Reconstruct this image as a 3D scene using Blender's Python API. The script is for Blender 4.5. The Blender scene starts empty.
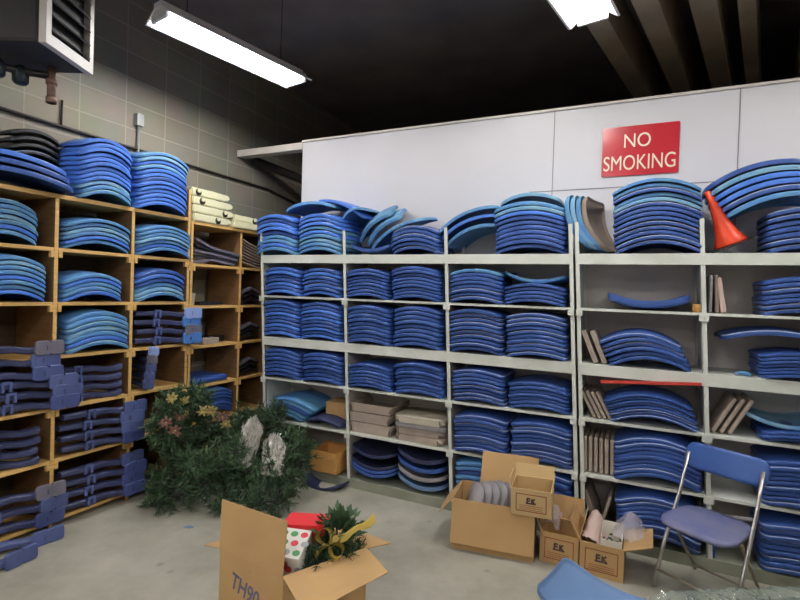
import bpy, bmesh, math, random
from mathutils import Vector, Matrix
random.seed(7)
SC = bpy.context.scene
COL = SC.collection
R = math.radians

# ------------------------------------------------------------------ materials
def mat(name, col, rough=.5, metal=0, var=0, vscale=6, col2=None, bump=0, bscale=40, objrand=0, emit=None, estr=0, spec=.5,
        trans=0, alpha=1, wear=None, coat=0):
    m = bpy.data.materials.new(name); m.use_nodes = True
    nt = m.node_tree; N = nt.nodes; L = nt.links
    b = N['Principled BSDF']
    b.inputs['Base Color'].default_value = (*col, 1); b.inputs['Roughness'].default_value = rough
    b.inputs['Metallic'].default_value = metal; b.inputs['Specular IOR Level'].default_value = spec
    b.inputs['Transmission Weight'].default_value = trans; b.inputs['Alpha'].default_value = alpha
    b.inputs['Coat Weight'].default_value = coat
    src = None
    tc = N.new('ShaderNodeTexCoord')
    if var or col2:
        n = N.new('ShaderNodeTexNoise'); n.inputs['Scale'].default_value = vscale; n.inputs['Detail'].default_value = 5
        L.new(tc.outputs['Object'], n.inputs['Vector'])
        r = N.new('ShaderNodeValToRGB')
        c2 = col2 or tuple(c*(1-var) for c in col)
        r.color_ramp.elements[0].position = .35; r.color_ramp.elements[1].position = .68
        r.color_ramp.elements[0].color = (*c2, 1); r.color_ramp.elements[1].color = (*col, 1)
        L.new(n.outputs['Fac'], r.inputs['Fac']); src = r.outputs['Color']
    if objrand:
        oi = N.new('ShaderNodeObjectInfo'); hs = N.new('ShaderNodeHueSaturation')
        mr = N.new('ShaderNodeMapRange'); mr.inputs['To Min'].default_value = 1-objrand; mr.inputs['To Max'].default_value = 1+objrand
        L.new(oi.outputs['Random'], mr.inputs['Value']); L.new(mr.outputs['Result'], hs.inputs['Value'])
        if src: L.new(src, hs.inputs['Color'])
        else: hs.inputs['Color'].default_value = (*col, 1)
        src = hs.outputs['Color']
    if src: L.new(src, b.inputs['Base Color'])
    if bump:
        n2 = N.new('ShaderNodeTexNoise'); n2.inputs['Scale'].default_value = bscale; n2.inputs['Detail'].default_value = 4
        L.new(tc.outputs['Object'], n2.inputs['Vector'])
        bp = N.new('ShaderNodeBump'); bp.inputs['Strength'].default_value = bump; bp.inputs['Distance'].default_value = .01
        L.new(n2.outputs['Fac'], bp.inputs['Height']); L.new(bp.outputs['Normal'], b.inputs['Normal'])
    if emit:
        b.inputs['Emission Color'].default_value = (*emit, 1); b.inputs['Emission Strength'].default_value = estr
    return m

def srgb(r, g, b):
    f = lambda c: (c/255/12.92 if c/255 <= .04045 else ((c/255+.055)/1.055)**2.4)
    return (f(r), f(g), f(b))

def block_wall(name, base, mortar, axis):
    m = mat(name, base, .85)
    nt = m.node_tree; N = nt.nodes; L = nt.links; b = N['Principled BSDF']
    tc = N.new('ShaderNodeTexCoord'); sp = N.new('ShaderNodeSeparateXYZ'); cb = N.new('ShaderNodeCombineXYZ')
    L.new(tc.outputs['Object'], sp.inputs[0])
    a1 = N.new('ShaderNodeMath'); a1.operation = 'ADD'; a1.inputs[1].default_value = 10.0+.047
    L.new(sp.outputs['Y' if axis == 'y' else 'X'], a1.inputs[0])
    a2 = N.new('ShaderNodeMath'); a2.operation = 'ADD'; a2.inputs[1].default_value = .0
    a2.inputs[1].default_value = .203*30-2.871
    L.new(sp.outputs['Z'], a2.inputs[0])
    L.new(a1.outputs[0], cb.inputs[0]); L.new(a2.outputs[0], cb.inputs[1])
    br = N.new('ShaderNodeTexBrick'); br.inputs['Scale'].default_value = 1
    br.offset = 0; br.inputs['Brick Width'].default_value = .37; br.inputs['Row Height'].default_value = .203
    br.inputs['Mortar Size'].default_value = .006; br.inputs['Mortar Smooth'].default_value = .3
    br.inputs['Color1'].default_value = (*base, 1); br.inputs['Color2'].default_value = (*[c*.86 for c in base], 1)
    br.inputs['Mortar'].default_value = (*mortar, 1)
    L.new(cb.outputs[0], br.inputs['Vector'])
    n = N.new('ShaderNodeTexNoise'); n.inputs['Scale'].default_value = 3; n.inputs['Detail'].default_value = 8
    L.new(tc.outputs['Object'], n.inputs['Vector'])
    mx = N.new('ShaderNodeMix'); mx.data_type = 'RGBA'; mx.blend_type = 'MULTIPLY'; mx.inputs['Factor'].default_value = .35
    L.new(br.outputs['Color'], mx.inputs['A']); L.new(n.outputs['Color'], mx.inputs['B'])
    L.new(mx.outputs['Result'], b.inputs['Base Color'])
    bp = N.new('ShaderNodeBump'); bp.inputs['Strength'].default_value = .5; bp.inputs['Distance'].default_value = .004; bp.invert = True
    L.new(br.outputs['Fac'], bp.inputs['Height']); L.new(bp.outputs['Normal'], b.inputs['Normal'])
    return m

def wood_mat(name, c1, c2):
    m = mat(name, c1, .55)
    nt = m.node_tree; N = nt.nodes; L = nt.links; b = N['Principled BSDF']
    tc = N.new('ShaderNodeTexCoord'); mp = N.new('ShaderNodeMapping'); mp.inputs['Scale'].default_value = (3, 3, 22)
    n = N.new('ShaderNodeTexNoise'); n.inputs['Scale'].default_value = 2.5; n.inputs['Detail'].default_value = 6; n.inputs['Distortion'].default_value = 1.2
    r = N.new('ShaderNodeValToRGB'); r.color_ramp.elements[0].color = (*c2, 1); r.color_ramp.elements[1].color = (*c1, 1)
    r.color_ramp.elements[0].position = .3; r.color_ramp.elements[1].position = .7
    L.new(tc.outputs['Object'], mp.inputs[0]); L.new(mp.outputs[0], n.inputs['Vector']); L.new(n.outputs['Fac'], r.inputs['Fac'])
    L.new(r.outputs['Color'], b.inputs['Base Color'])
    return m

M = {}
M['dark'] = mat('blue_plastic', srgb(57, 88, 158), .42, spec=.4, var=.18, vscale=9, objrand=.1)
M['bright'] = mat('bright_blue_plastic', srgb(76, 122, 212), .38, spec=.4, var=.15, vscale=9, objrand=.1)
M['teal'] = mat('faded_teal_plastic', srgb(92, 144, 178), .5, col2=srgb(72, 122, 186), vscale=7, objrand=.12)
M['pale'] = mat('pale_blue_plastic', srgb(132, 174, 196), .5, col2=srgb(98, 148, 194), vscale=7, objrand=.08)
M['navy'] = mat('navy_plastic', srgb(50, 56, 92), .5, var=.3, vscale=8, objrand=.15)
M['slate'] = mat('slate_blue_plastic', srgb(80, 92, 142), .5, var=.2, vscale=14, objrand=.12)
M['black'] = mat('black_plastic', srgb(30, 31, 38), .45, var=.2)
M['greypad'] = mat('grey_plastic', srgb(158, 152, 156), .6, var=.2, vscale=10, objrand=.1)
M['tan'] = mat('tan_board', srgb(176, 160, 148), .75, var=.2, vscale=10, objrand=.08)
M['cushion'] = mat('pale_cushion_cloth', srgb(196, 186, 168), .8, var=.12)
M['brownpad'] = mat('brown_board', srgb(140, 124, 112), .8, var=.2)
M['cream'] = mat('cream_plastic', srgb(226, 222, 186), .45, var=.1)
M['hole'] = mat('dark_hole', srgb(30, 30, 26), .8)
M['shelf'] = mat('white_painted_metal', srgb(224, 226, 220), .45, col2=srgb(208, 212, 202), vscale=5)
M['kick'] = mat('scuffed_greenish_metal', srgb(156, 158, 142), .6, col2=srgb(128, 130, 114), vscale=3)  # kick board, duller and greener than the other shelf boards
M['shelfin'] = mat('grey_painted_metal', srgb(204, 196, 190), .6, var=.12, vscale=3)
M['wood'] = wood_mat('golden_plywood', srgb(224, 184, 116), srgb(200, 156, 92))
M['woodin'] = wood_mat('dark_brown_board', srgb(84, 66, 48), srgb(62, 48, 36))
M['woodside'] = wood_mat('brown_plywood_side', srgb(128, 96, 62), srgb(104, 76, 48))  # same plywood as the front edges, interior shade put into the colour
M['wall'] = mat('white_wall_board', srgb(206, 203, 207), .6, var=.04, vscale=2)
M['seam'] = mat('seam_grey', srgb(128, 126, 130), .8)
M['block'] = block_wall('concrete_block', srgb(144, 138, 124), srgb(162, 156, 142), 'y')
M['blockx'] = block_wall('concrete_block_end', srgb(160, 156, 148), srgb(120, 115, 106), 'x')
M['ceil'] = mat('black_ceiling', srgb(118, 108, 108), .9, var=.3, vscale=2)
M['joist'] = mat('tan_joist', srgb(196, 176, 152), .8, var=.25, vscale=3)
M['tube'] = mat('lit_tube', (1, 1, 1), .4, emit=(1, .985, .95), estr=62)
M['enamel'] = mat('white_enamel', (.82, .82, .82), .35)
M['darkmetal'] = mat('dark_metal', srgb(46, 40, 38), .5, metal=.3, var=.3)
M['rust'] = mat('rusty_pipe', srgb(120, 88, 76), .6, var=.4, vscale=20)
M['heaterblack'] = mat('sooty_metal', srgb(30, 27, 27), .7)  # one near-black tone for heater cabinet and louvers
M['brass'] = mat('valve_metal', srgb(38, 46, 52), .4, metal=.5)
M['creammetal'] = mat('cream_metal', srgb(196, 190, 184), .45, var=.06)
M['greymetal'] = mat('conduit_grey', srgb(150, 152, 152), .4, metal=.4)
M['red'] = mat('sign_red', srgb(184, 44, 54), .2, var=.08, vscale=6)
M['signtext'] = mat('sign_letters', srgb(226, 214, 190), .35)
M['orange'] = mat('orange_plastic', srgb(236, 72, 34), .4, var=.12)
M['card'] = mat('cardboard', srgb(194, 156, 106), .8, var=.1, vscale=5)
M['card2'] = mat('pale_cardboard', srgb(208, 178, 128), .8, var=.1, vscale=5)
M['cardprint'] = mat('brown_print', srgb(150, 84, 58), .8)
M['inkblack'] = mat('black_print', srgb(84, 66, 70), .8)
M['inkblue'] = mat('blue_marker', srgb(96, 94, 118), .8)
M['cardedge'] = mat('orange_cardboard', srgb(204, 150, 84), .8, var=.08)
M['chrome'] = mat('chair_tube', srgb(196, 192, 190), .3, metal=.85)
M['dulltube'] = mat('dull_tube', srgb(150, 140, 124), .45, metal=.5)
M['dusty'] = mat('dusty_rim', srgb(150, 160, 192), .6, var=.3, vscale=14)  # paler colour for the top chamfer faces of some shells
M['dustyteal'] = mat('chalky_teal_rim', srgb(140, 182, 198), .6, var=.3, vscale=14)  # the same paler chamfer for teal and light shells
M['chairblue'] = mat('chair_blue', srgb(56, 90, 160), .42, var=.12, vscale=7)
M['lightblue'] = mat('light_blue_plastic', srgb(102, 132, 174), .5, var=.1, vscale=6)
M['needle'] = mat('evergreen', srgb(62, 86, 54), .6, col2=srgb(38, 58, 38), vscale=9)
M['needle2'] = mat('evergreen_light', srgb(78, 104, 68), .6, col2=srgb(46, 70, 48), vscale=9)
M['gold'] = mat('gold_foil', srgb(232, 206, 110), .32, metal=.35, var=.2)
M['rose'] = mat('rose_petals', srgb(160, 116, 108), .6, var=.25)
M['goldpetal'] = mat('gold_petals', srgb(206, 186, 122), .5, var=.25)
M['maroon'] = mat('maroon_ribbon', srgb(110, 38, 44), .6, var=.2)
M['crimson'] = mat('crimson_petals', srgb(190, 42, 72), .55, var=.3)
M['silver'] = mat('silver_tinsel', srgb(240, 236, 230), .25, metal=.5, var=.15, vscale=30)
M['giftred'] = mat('gift_red', srgb(222, 44, 50), .4)
M['giftwhite'] = mat('gift_white', srgb(226, 222, 214), .6)
M['dotgreen'] = mat('dot_green', srgb(70, 140, 80), .6)
M['dotred'] = mat('dot_red', srgb(206, 60, 70), .6)
M['dotgrey'] = mat('dot_grey', srgb(150, 158, 160), .6)
M['bag'] = mat('clear_plastic', srgb(214, 208, 220), .25, alpha=.38, bump=.4, bscale=30)
M['pinkpaper'] = mat('pink_paper', srgb(216, 188, 178), .7, var=.1)
M['whitepaper'] = mat('white_paper', srgb(226, 220, 206), .7)
M['wrap'] = mat('bubble_wrap', srgb(150, 164, 152), .1, alpha=.5, bump=.8, bscale=70, coat=.6)
M['dustyseat'] = mat('dusty_blue_plastic', srgb(120, 120, 148), .6, col2=srgb(94, 102, 150), vscale=5)  # seat greyed by dust, with glancing reflection put into the colour
M['grnbox'] = mat('green_grey_board', srgb(92, 100, 86), .7, var=.15)
M['hardware'] = mat('grey_hardware', srgb(84, 92, 84), .4, metal=.5, var=.4, vscale=40)
M['redpaint'] = mat('red_painted_bar', srgb(206, 66, 56), .5, var=.15)
M['spool'] = mat('amber_tape', srgb(190, 140, 70), .6)

# floor
def floor_mat():
    m = mat('concrete_floor', srgb(168, 164, 150), .6)
    nt = m.node_tree; N = nt.nodes; L = nt.links; b = N['Principled BSDF']
    tc = N.new('ShaderNodeTexCoord')
    n = N.new('ShaderNodeTexNoise'); n.inputs['Scale'].default_value = 1.6; n.inputs['Detail'].default_value = 9; n.inputs['Roughness'].default_value = .65
    r = N.new('ShaderNodeValToRGB'); e = r.color_ramp.elements
    e[0].position = .3; e[0].color = (*srgb(140, 136, 122), 1); e[1].position = .7; e[1].color = (*srgb(182, 178, 164), 1)
    L.new(tc.outputs['Object'], n.inputs['Vector']); L.new(n.outputs['Fac'], r.inputs['Fac'])
    v = N.new('ShaderNodeTexVoronoi'); v.inputs['Scale'].default_value = 3.1
    r2 = N.new('ShaderNodeValToRGB'); r2.color_ramp.elements[0].position = .03; r2.color_ramp.elements[1].position = .09
    r2.color_ramp.elements[0].color = (.55, .53, .5, 1); r2.color_ramp.elements[1].color = (1, 1, 1, 1)
    L.new(tc.outputs['Object'], v.inputs['Vector']); L.new(v.outputs['Distance'], r2.inputs['Fac'])
    mx = N.new('ShaderNodeMix'); mx.data_type = 'RGBA'; mx.blend_type = 'MULTIPLY'; mx.inputs['Factor'].default_value = .6
    L.new(r.outputs['Color'], mx.inputs['A']); L.new(r2.outputs['Color'], mx.inputs['B']); L.new(mx.outputs['Result'], b.inputs['Base Color'])
    return m
M['floor'] = floor_mat()

# ------------------------------------------------------------------ mesh helpers
def obj(name, bm, m, parent=None, smooth=False, loc=None, rot=None):
    me = bpy.data.meshes.new(name)
    bmesh.ops.recalc_face_normals(bm, faces=bm.faces)
    bm.to_mesh(me); bm.free()
    if smooth:
        for p in me.polygons: p.use_smooth = True
    me.materials.append(M[m] if isinstance(m, str) else m)
    o = bpy.data.objects.new(name, me); COL.objects.link(o)
    if parent: o.parent = parent
    if loc: o.location = loc
    if rot: o.rotation_euler = rot
    return o

def tag(o, label=None, cat=None, group=None, kind=None):
    if label: o['label'] = label
    if cat: o['category'] = cat
    if group: o['group'] = group
    if kind: o['kind'] = kind
    return o

def thing(name, label, cat, loc=(0, 0, 0), rot=(0, 0, 0), group=None):
    o = bpy.data.objects.new(name, None); COL.objects.link(o)
    o.location = loc; o.rotation_euler = rot; o.empty_display_size = .05
    return tag(o, label, cat, group)

def struct(name, bm, m, parent=None):
    o = obj(name, bm, m, parent)
    if not parent: o['kind'] = 'structure'
    return o

def copy_tree(o, parent=None):
    c = o.copy(); COL.objects.link(c)
    if parent: c.parent = parent
    for ch in o.children: copy_tree(ch, c)
    return c

def box(bm, lo, hi, T=None, bev=0):
    vs = [bm.verts.new(Vector((x, y, z))) for z in (lo[2], hi[2]) for y in (lo[1], hi[1]) for x in (lo[0], hi[0])]
    f = [(0, 2, 3, 1), (4, 5, 7, 6), (0, 1, 5, 4), (2, 6, 7, 3), (0, 4, 6, 2), (1, 3, 7, 5)]
    fs = [bm.faces.new([vs[i] for i in q]) for q in f]
    if bev:
        es = list({e for q in fs for e in q.edges})
        r = bmesh.ops.bevel(bm, geom=es, offset=bev, segments=2, affect='EDGES', profile=.5)
        vs = list({v for q in r['faces'] for v in q.verts} | {v for v in vs if v.is_valid})
    if T is not None:
        for v in vs: v.co = T @ v.co
    return bm

def bxm(lo, hi, T=None, bev=0):
    return box(bmesh.new(), lo, hi, T, bev)

def tube(bm, pts, r, seg=8, cap=True):
    pts = [Vector(p) for p in pts]; rings = []
    n = len(pts); rs = r if isinstance(r, (list, tuple)) else [r]*n
    up = Vector((0, 0, 1))
    for i, p in enumerate(pts):
        d = (pts[min(i+1, n-1)]-pts[max(i-1, 0)]).normalized()
        a = up if abs(d.dot(up)) < .95 else Vector((1, 0, 0))
        s = d.cross(a).normalized(); t = s.cross(d).normalized()
        rings.append([bm.verts.new(p+rs[i]*(math.cos(k*2*math.pi/seg)*s+math.sin(k*2*math.pi/seg)*t)) for k in range(seg)])
    for i in range(n-1):
        for k in range(seg):
            bm.faces.new((rings[i][k], rings[i][(k+1) % seg], rings[i+1][(k+1) % seg], rings[i+1][k]))
    if cap:
        bm.faces.new(rings[0][::-1]); bm.faces.new(rings[-1])
    return bm

def prism(bm, poly, axis, a, b, T=None):
    """extrude a 2-D polygon along axis between a and b"""
    def P(p, h):
        v = {'x': (h, p[0], p[1]), 'y': (p[0], h, p[1]), 'z': (p[0], p[1], h)}[axis]
        v = Vector(v); return T @ v if T is not None else v
    A = [bm.verts.new(P(p, a)) for p in poly]; B = [bm.verts.new(P(p, b)) for p in poly]
    n = len(poly)
    bm.faces.new(A[::-1]); bm.faces.new(B)
    for i in range(n): bm.faces.new((A[i], A[(i+1) % n], B[(i+1) % n], B[i]))
    return bm

def quadslab(bm, a, b, c, d, th):
    """a flat slab through four points, th thick"""
    a, b, c, d = map(Vector, (a, b, c, d)); n = (b-a).cross(d-a).normalized()*th
    V = [bm.verts.new(p) for p in (a, b, c, d)]; W = [bm.verts.new(p+n) for p in (a, b, c, d)]
    bm.faces.new(V[::-1]); bm.faces.new(W)
    for i in range(4): bm.faces.new((V[i], V[(i+1) % 4], W[(i+1) % 4], W[i]))
    return bm

def rrect(w, h, r, n=5):
    pts = []
    for cx, cy, a0 in ((w/2-r, h/2-r, 0), (-w/2+r, h/2-r, 90), (-w/2+r, -h/2+r, 180), (w/2-r, -h/2+r, 270)):
        for k in range(n+1):
            a = R(a0+90*k/n); pts.append((cx+r*math.cos(a), cy+r*math.sin(a)))
    return pts

def lathe(bm, prof, seg=24, T=None):
    rings = []
    for r, z in prof:
        rings.append([bm.verts.new((T @ Vector((r*math.cos(k*2*math.pi/seg), r*math.sin(k*2*math.pi/seg), z))) if T is not None
                      else Vector((r*math.cos(k*2*math.pi/seg), r*math.sin(k*2*math.pi/seg), z))) for k in range(seg)])
    for i in range(len(rings)-1):
        for k in range(seg): bm.faces.new((rings[i][k], rings[i][(k+1) % seg], rings[i+1][(k+1) % seg], rings[i+1][k]))
    bm.faces.new(rings[0][::-1]); bm.faces.new(rings[-1])
    return bm

def text_mesh(name, s, size, m, parent=None, T=Matrix(), depth=.002, bold=0, sx=1):
    cu = bpy.data.curves.new(name+'_curve', 'FONT'); cu.body = s; cu.size = size; cu.extrude = depth; cu.offset = bold
    cu.align_x = 'CENTER'; cu.align_y = 'CENTER'
    to = bpy.data.objects.new(name+'_curve', cu); COL.objects.link(to)
    bpy.context.view_layer.update()
    me = bpy.data.meshes.new_from_object(to.evaluated_get(bpy.context.evaluated_depsgraph_get()))
    COL.objects.unlink(to); bpy.data.objects.remove(to); bpy.data.curves.remove(cu)
    me.transform(Matrix.Diagonal((sx, 1, 1, 1))); me.transform(T)
    me.materials.clear(); me.materials.append(M[m])
    o = bpy.data.objects.new(name, me); COL.objects.link(o)
    if parent: o.parent = parent
    return o

# ------------------------------------------------------------------ camera
CAM = Vector((3.3613, -3.4842, 1.6))
def cam():
    yaw, p, r = R(25.72), R(-.9), R(1.84)
    f = Vector((-math.sin(yaw)*math.cos(p), math.cos(yaw)*math.cos(p), math.sin(p)))
    r0 = Vector((math.cos(yaw), math.sin(yaw), 0)); u0 = r0.cross(f)
    rr = math.cos(r)*r0+math.sin(r)*u0; uu = -math.sin(r)*r0+math.cos(r)*u0
    c = bpy.data.cameras.new('camera'); c.sensor_width = 36; c.lens = 22.5; c.clip_start = .05
    o = bpy.data.objects.new('camera', c); COL.objects.link(o)
    m = Matrix((rr, uu, -f)).transposed().to_4x4(); m.translation = CAM
    o.matrix_world = m; SC.camera = o
cam()

# ------------------------------------------------------------------ the room
WX0, WX1, WY0, WY1, H = -.45, 7.2, -8.2, 4.2, 3.95
struct('floor', bxm((WX0-.2, WY0-.2, -.1), (WX1+.2, WY1+.2, 0)), 'floor')
struct('ceiling', bxm((WX0-.2, WY0-.2, H), (WX1+.2, WY1+.2, H+.1)), 'ceil')
struct('wall_left', bxm((WX0-.2, WY0-.2, 0), (WX0, WY1+.2, H)), 'block')
struct('wall_right', bxm((WX1, WY0-.2, 0), (WX1+.2, WY1+.2, H)), 'block')
struct('wall_front', bxm((WX0, WY0-.2, 0), (WX1, WY0, H)), 'wall')
struct('wall_far', bxm((WX0, WY1, 0), (WX1, WY1+.2, H)), 'ceil')
pw = struct('wall_back', bxm((.376, .45, 0), (WX1, .53, 3.01)), 'wall')
# thin seams between the wall boards
bm = bmesh.new()
for x in (2.722, 3.902, 5.1): box(bm, (x-.003, .447, 2.1), (x+.003, .45, 3.01))
o = struct('trim_1', bm, 'seam')
bm = bmesh.new(); box(bm, (2.55, .447, 2.404), (WX1, .45, 2.410))
o = struct('trim_2', bm, 'seam')
# plate on top of the partition, running on to the block wall
struct('trim_3', bxm((WX0, .44, 2.945), (.376, .54, 3.01)), 'shelfin')
struct('trim_4', bxm((.376, .435, 3.01), (WX1, .545, 3.028)), 'shelfin')
# dark far corner behind the partition: sloping brace
bm = bmesh.new(); tube(bm, [(-.40, .62, 2.95), (.15, 1.5, 2.72), (.5, 2.2, 2.5)], .05, 8)
tag(obj('sloping_brace', bm, 'darkmetal', smooth=True), 'dark sloping brace in the corner gap beside the white partition', 'brace')

# roof joists resting beyond the partition, running over the room
d = Vector((.185, .983, 0)).normalized()
JX = [3.30, 3.64, 3.96, 4.20, 4.60, 5.0, 5.4]
JL = ['first tan roof joist, nearest the fixture at top centre', 'second tan roof joist from the ceiling light', 'third tan roof joist from the ceiling light',
      'fourth tan roof joist from the ceiling light', 'tan roof joist at the top right corner', None, None]
for i, x in enumerate(JX[:5]):
    bm = bmesh.new()
    c = Vector((x, 1.98, 0)); a = c+d*2.0; b = c-d*6.3
    s = Vector((d.y, -d.x, 0))*(.075 if i != 3 else .05)
    lo, hi = 3.60, 3.948
    V = [bm.verts.new(p+Vector((0, 0, z))) for z in (lo, hi) for p in (a-s, a+s, b+s, b-s)]
    for q in ((0, 1, 2, 3), (7, 6, 5, 4), (0, 4, 5, 1), (1, 5, 6, 2), (2, 6, 7, 3), (3, 7, 4, 0)): bm.faces.new([V[k] for k in q])
    tag(obj('roof_joist', bm, 'joist'), JL[i], 'joist', 'roof joists above the partition')

# ------------------------------------------------------------------ fluorescent lamps
def lamp(c0, label, d=d, L=1.2, z=3.3):
    t = thing('fluorescent_light', label, 'ceiling light', (c0[0], c0[1], z), (0, 0, math.atan2(d.y, d.x)), 'fluorescent ceiling lights')
    bm = bmesh.new()   # folded white reflector, open downwards
    prof = [(-.155, 0.0), (-.14, .0), (-.045, .065), (.045, .065), (.14, 0), (.155, 0), (.155, .006), (.146, .008), (.05, .073), (-.05, .073), (-.146, .008), (-.155, .006)]
    prism(bm, prof, 'x', 0, L); obj('reflector', bm, 'enamel', t)
    obj('ballast_cover', bxm((0, -.045, .075), (L, .045, .105)), 'enamel', t)
    for y in (-.06, .06):
        bm = bmesh.new(); tube(bm, [(.035, y, .022), (L-.035, y, .022)], .019, 12)
        obj('tube', bm, 'tube', t, smooth=True)
    for x in (0.008, L-.028):
        obj('end_plate', bxm((x, -.09, -.004), (x+.02, .09, .064)), 'enamel', t)
    for x in (.2, L-.2):
        bm = bmesh.new(); tube(bm, [(x, 0, .13), (x, 0, H-z)], .004, 6); obj('hanger', bm, 'darkmetal', t)
    return t
lamp((.512, -1.278), 'bright fluorescent light hanging over the wooden cubbies at upper left')
lamp((2.815, -1.36), 'bright fluorescent light at the top edge above the red sign')
for p in ((5.15, -1.45), (.25, -4.3), (2.55, -4.4), (4.85, -4.5), (.1, -7.0), (2.4, -7.1), (4.7, -7.2)):  # unseen fixtures added for frontal fill on the shelves
    lamp(p, 'fluorescent light behind the viewer, out of the frame')

# ------------------------------------------------------------------ seat shells
def shell_mesh(lip, W=.42, D=.38, sag=.055, flat=False):
    """a curved seat shell: domed skin with a turned-down rim and a chamfered top edge"""
    nu, nv = 18, 10
    bm = bmesh.new()
    def outline(u, v, k=1):
        x, y = u*W/2, v*D/2
        r = .045
        ax, ay = W/2-r, D/2-r
        if abs(x) > ax and abs(y) > ay:
            dx, dy = abs(x)-ax, abs(y)-ay; m = max(dx, dy); l = math.hypot(dx, dy)
            if l > 1e-6:
                q = m/l; x = math.copysign(ax+dx*q, x); y = math.copysign(ay+dy*q, y)
        y -= .022*(1-u*u)*(1 if v < 0 else .3)*abs(v)
        return x*k, y*k
    def zc(x, y): return sag*(1-(2*x/W)**2) - .012*(2*y/D)**2
    us = [math.sin((i/nu*2-1)*math.pi/2*.92)/math.sin(math.pi/2*.92) for i in range(nu+1)]
    vs = [math.sin((j/nv*2-1)*math.pi/2*.92)/math.sin(math.pi/2*.92) for j in range(nv+1)]
    t0 = .012
    def grid(k, dz):
        G = []
        for u in us:
            row = []
            for v in vs:
                x, y = outline(u, v, k); row.append(bm.verts.new((x, y, zc(x, y)+dz)))
            G.append(row)
        return G
    top = grid(.978, t0+lip)                       # skin, inside the chamfer
    inn = grid(.955, t0+lip*.5)                    # underside
    def ring(k, dz):
        P = [(us[i], vs[0]) for i in range(nu)]+[(us[nu], vs[j]) for j in range(nv)]+[(us[i], vs[nv]) for i in range(nu, 0, -1)]+[(us[0], vs[j]) for j in range(nv, 0, -1)]
        out = []
        for u, v in P:
            x, y = outline(u, v, k); out.append(bm.verts.new((x, y, zc(x, y)+dz)))
        return out
    def per(G): return [G[i][0] for i in range(nu)]+[G[nu][j] for j in range(nv)]+[G[i][nv] for i in range(nu, 0, -1)]+[G[0][j] for j in range(nv, 0, -1)]
    r1 = ring(.997, t0+lip*.80); r2 = ring(1.0, t0+lip*.5); r3 = ring(.992, t0); r4 = ring(.975, t0+.001)
    loops = [per(top), r1, r2, r3, r4, per(inn)]
    n = len(r1)
    for li, (A, B) in enumerate(zip(loops[:-1], loops[1:])):
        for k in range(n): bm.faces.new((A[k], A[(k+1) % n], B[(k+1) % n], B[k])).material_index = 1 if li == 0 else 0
    for i in range(nu):
        for j in range(nv):
            bm.faces.new((top[i][j], top[i+1][j], top[i+1][j+1], top[i][j+1]))
            bm.faces.new((inn[i][j], inn[i][j+1], inn[i+1][j+1], inn[i+1][j]))
    bmesh.ops.recalc_face_normals(bm, faces=bm.faces)
    for A in (loops[0], r1, r3, r4):
        S = set(A)
        for k in range(n):
            e = bm.edges.get((A[k], A[(k+1) % n]))
            if e: e.smooth = False
    return bm
SHELL = {}
def shell_data(lip, m, pale_rim=False):
    k = (lip, m, pale_rim)
    if k not in SHELL:
        base = next((v for (l, _, _2), v in SHELL.items() if l == lip), None)
        if base is None:
            bm = shell_mesh(lip); me = bpy.data.meshes.new('seat_shell'); bm.to_mesh(me); bm.free()
            for p in me.polygons: p.use_smooth = True
        else: me = base.copy(); me.materials.clear()
        me.materials.append(M[m]); me.materials.append(M['dustyteal' if m in ('teal', 'pale', 'lightblue') else 'dusty'] if pale_rim else M[m]); SHELL[k] = me
    return SHELL[k]

ORD = ['topmost', 'second', 'third', 'fourth', 'fifth', 'sixth', 'seventh', 'eighth', 'ninth', 'tenth', 'eleventh', 'twelfth', 'thirteenth', 'fourteenth']
WORD = {'dark': 'dark blue', 'bright': 'bright blue', 'teal': 'faded teal', 'pale': 'pale blue', 'navy': 'navy', 'black': 'black', 'lightblue': 'light blue'}
N_SHELL = [0]
RNG = random.Random(5)
def shell(m, lip, T, label, group):
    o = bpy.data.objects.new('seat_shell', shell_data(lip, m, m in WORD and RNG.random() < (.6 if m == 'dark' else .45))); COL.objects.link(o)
    o.matrix_world = T
    tag(o, label, 'seat shell', group); N_SHELL[0] += 1
    return o
BULK = []
RK = -.0572
PAL = {'d': ['dark']*9, 'b': ['bright', 'dark', 'bright', 'dark', 'dark'], 'mix': ['teal', 'bright', 'teal', 'teal', 'dark', 'bright', 'bright', 'dark', 'bright'],
       'mixt': ['teal', 'teal', 'pale', 'teal', 'bright', 'teal', 'bright', 'bright', 'bright'],
       'ftop': ['dark', 'dark', 'dark', 'dark', 'dark', 'dark', 'dark', 'bright', 'pale', 'teal'],
       'e1': ['dark']*7+['teal'], 't': ['teal', 'dark', 'teal', 'dark', 'teal', 'teal', 'dark', 'teal', 'teal'],
       'main': ['dark']*9+['pale', 'teal', 'dark', 'teal', 'teal'], 'w': ['teal', 'bright', 'teal', 'pale', 'teal', 'teal', 'teal', 'pale'],
       'wb': ['bright', 'teal', 'teal', 'bright', 'teal', 'teal', 'pale', 'teal'], 'B0': ['teal', 'teal', 'pale']+['bright']*9,
       'C0': ['bright']*6+['dark', 'bright', 'bright', 'teal', 'bright', 'pale', 'teal'], 'wd': ['teal', 'pale', 'teal', 'dark', 'bright', 'dark', 'bright']}
ZW = {0: 1.893, 1: 1.537, 2: 1.173, 3: .815, 4: .451, 5: .075}

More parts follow.
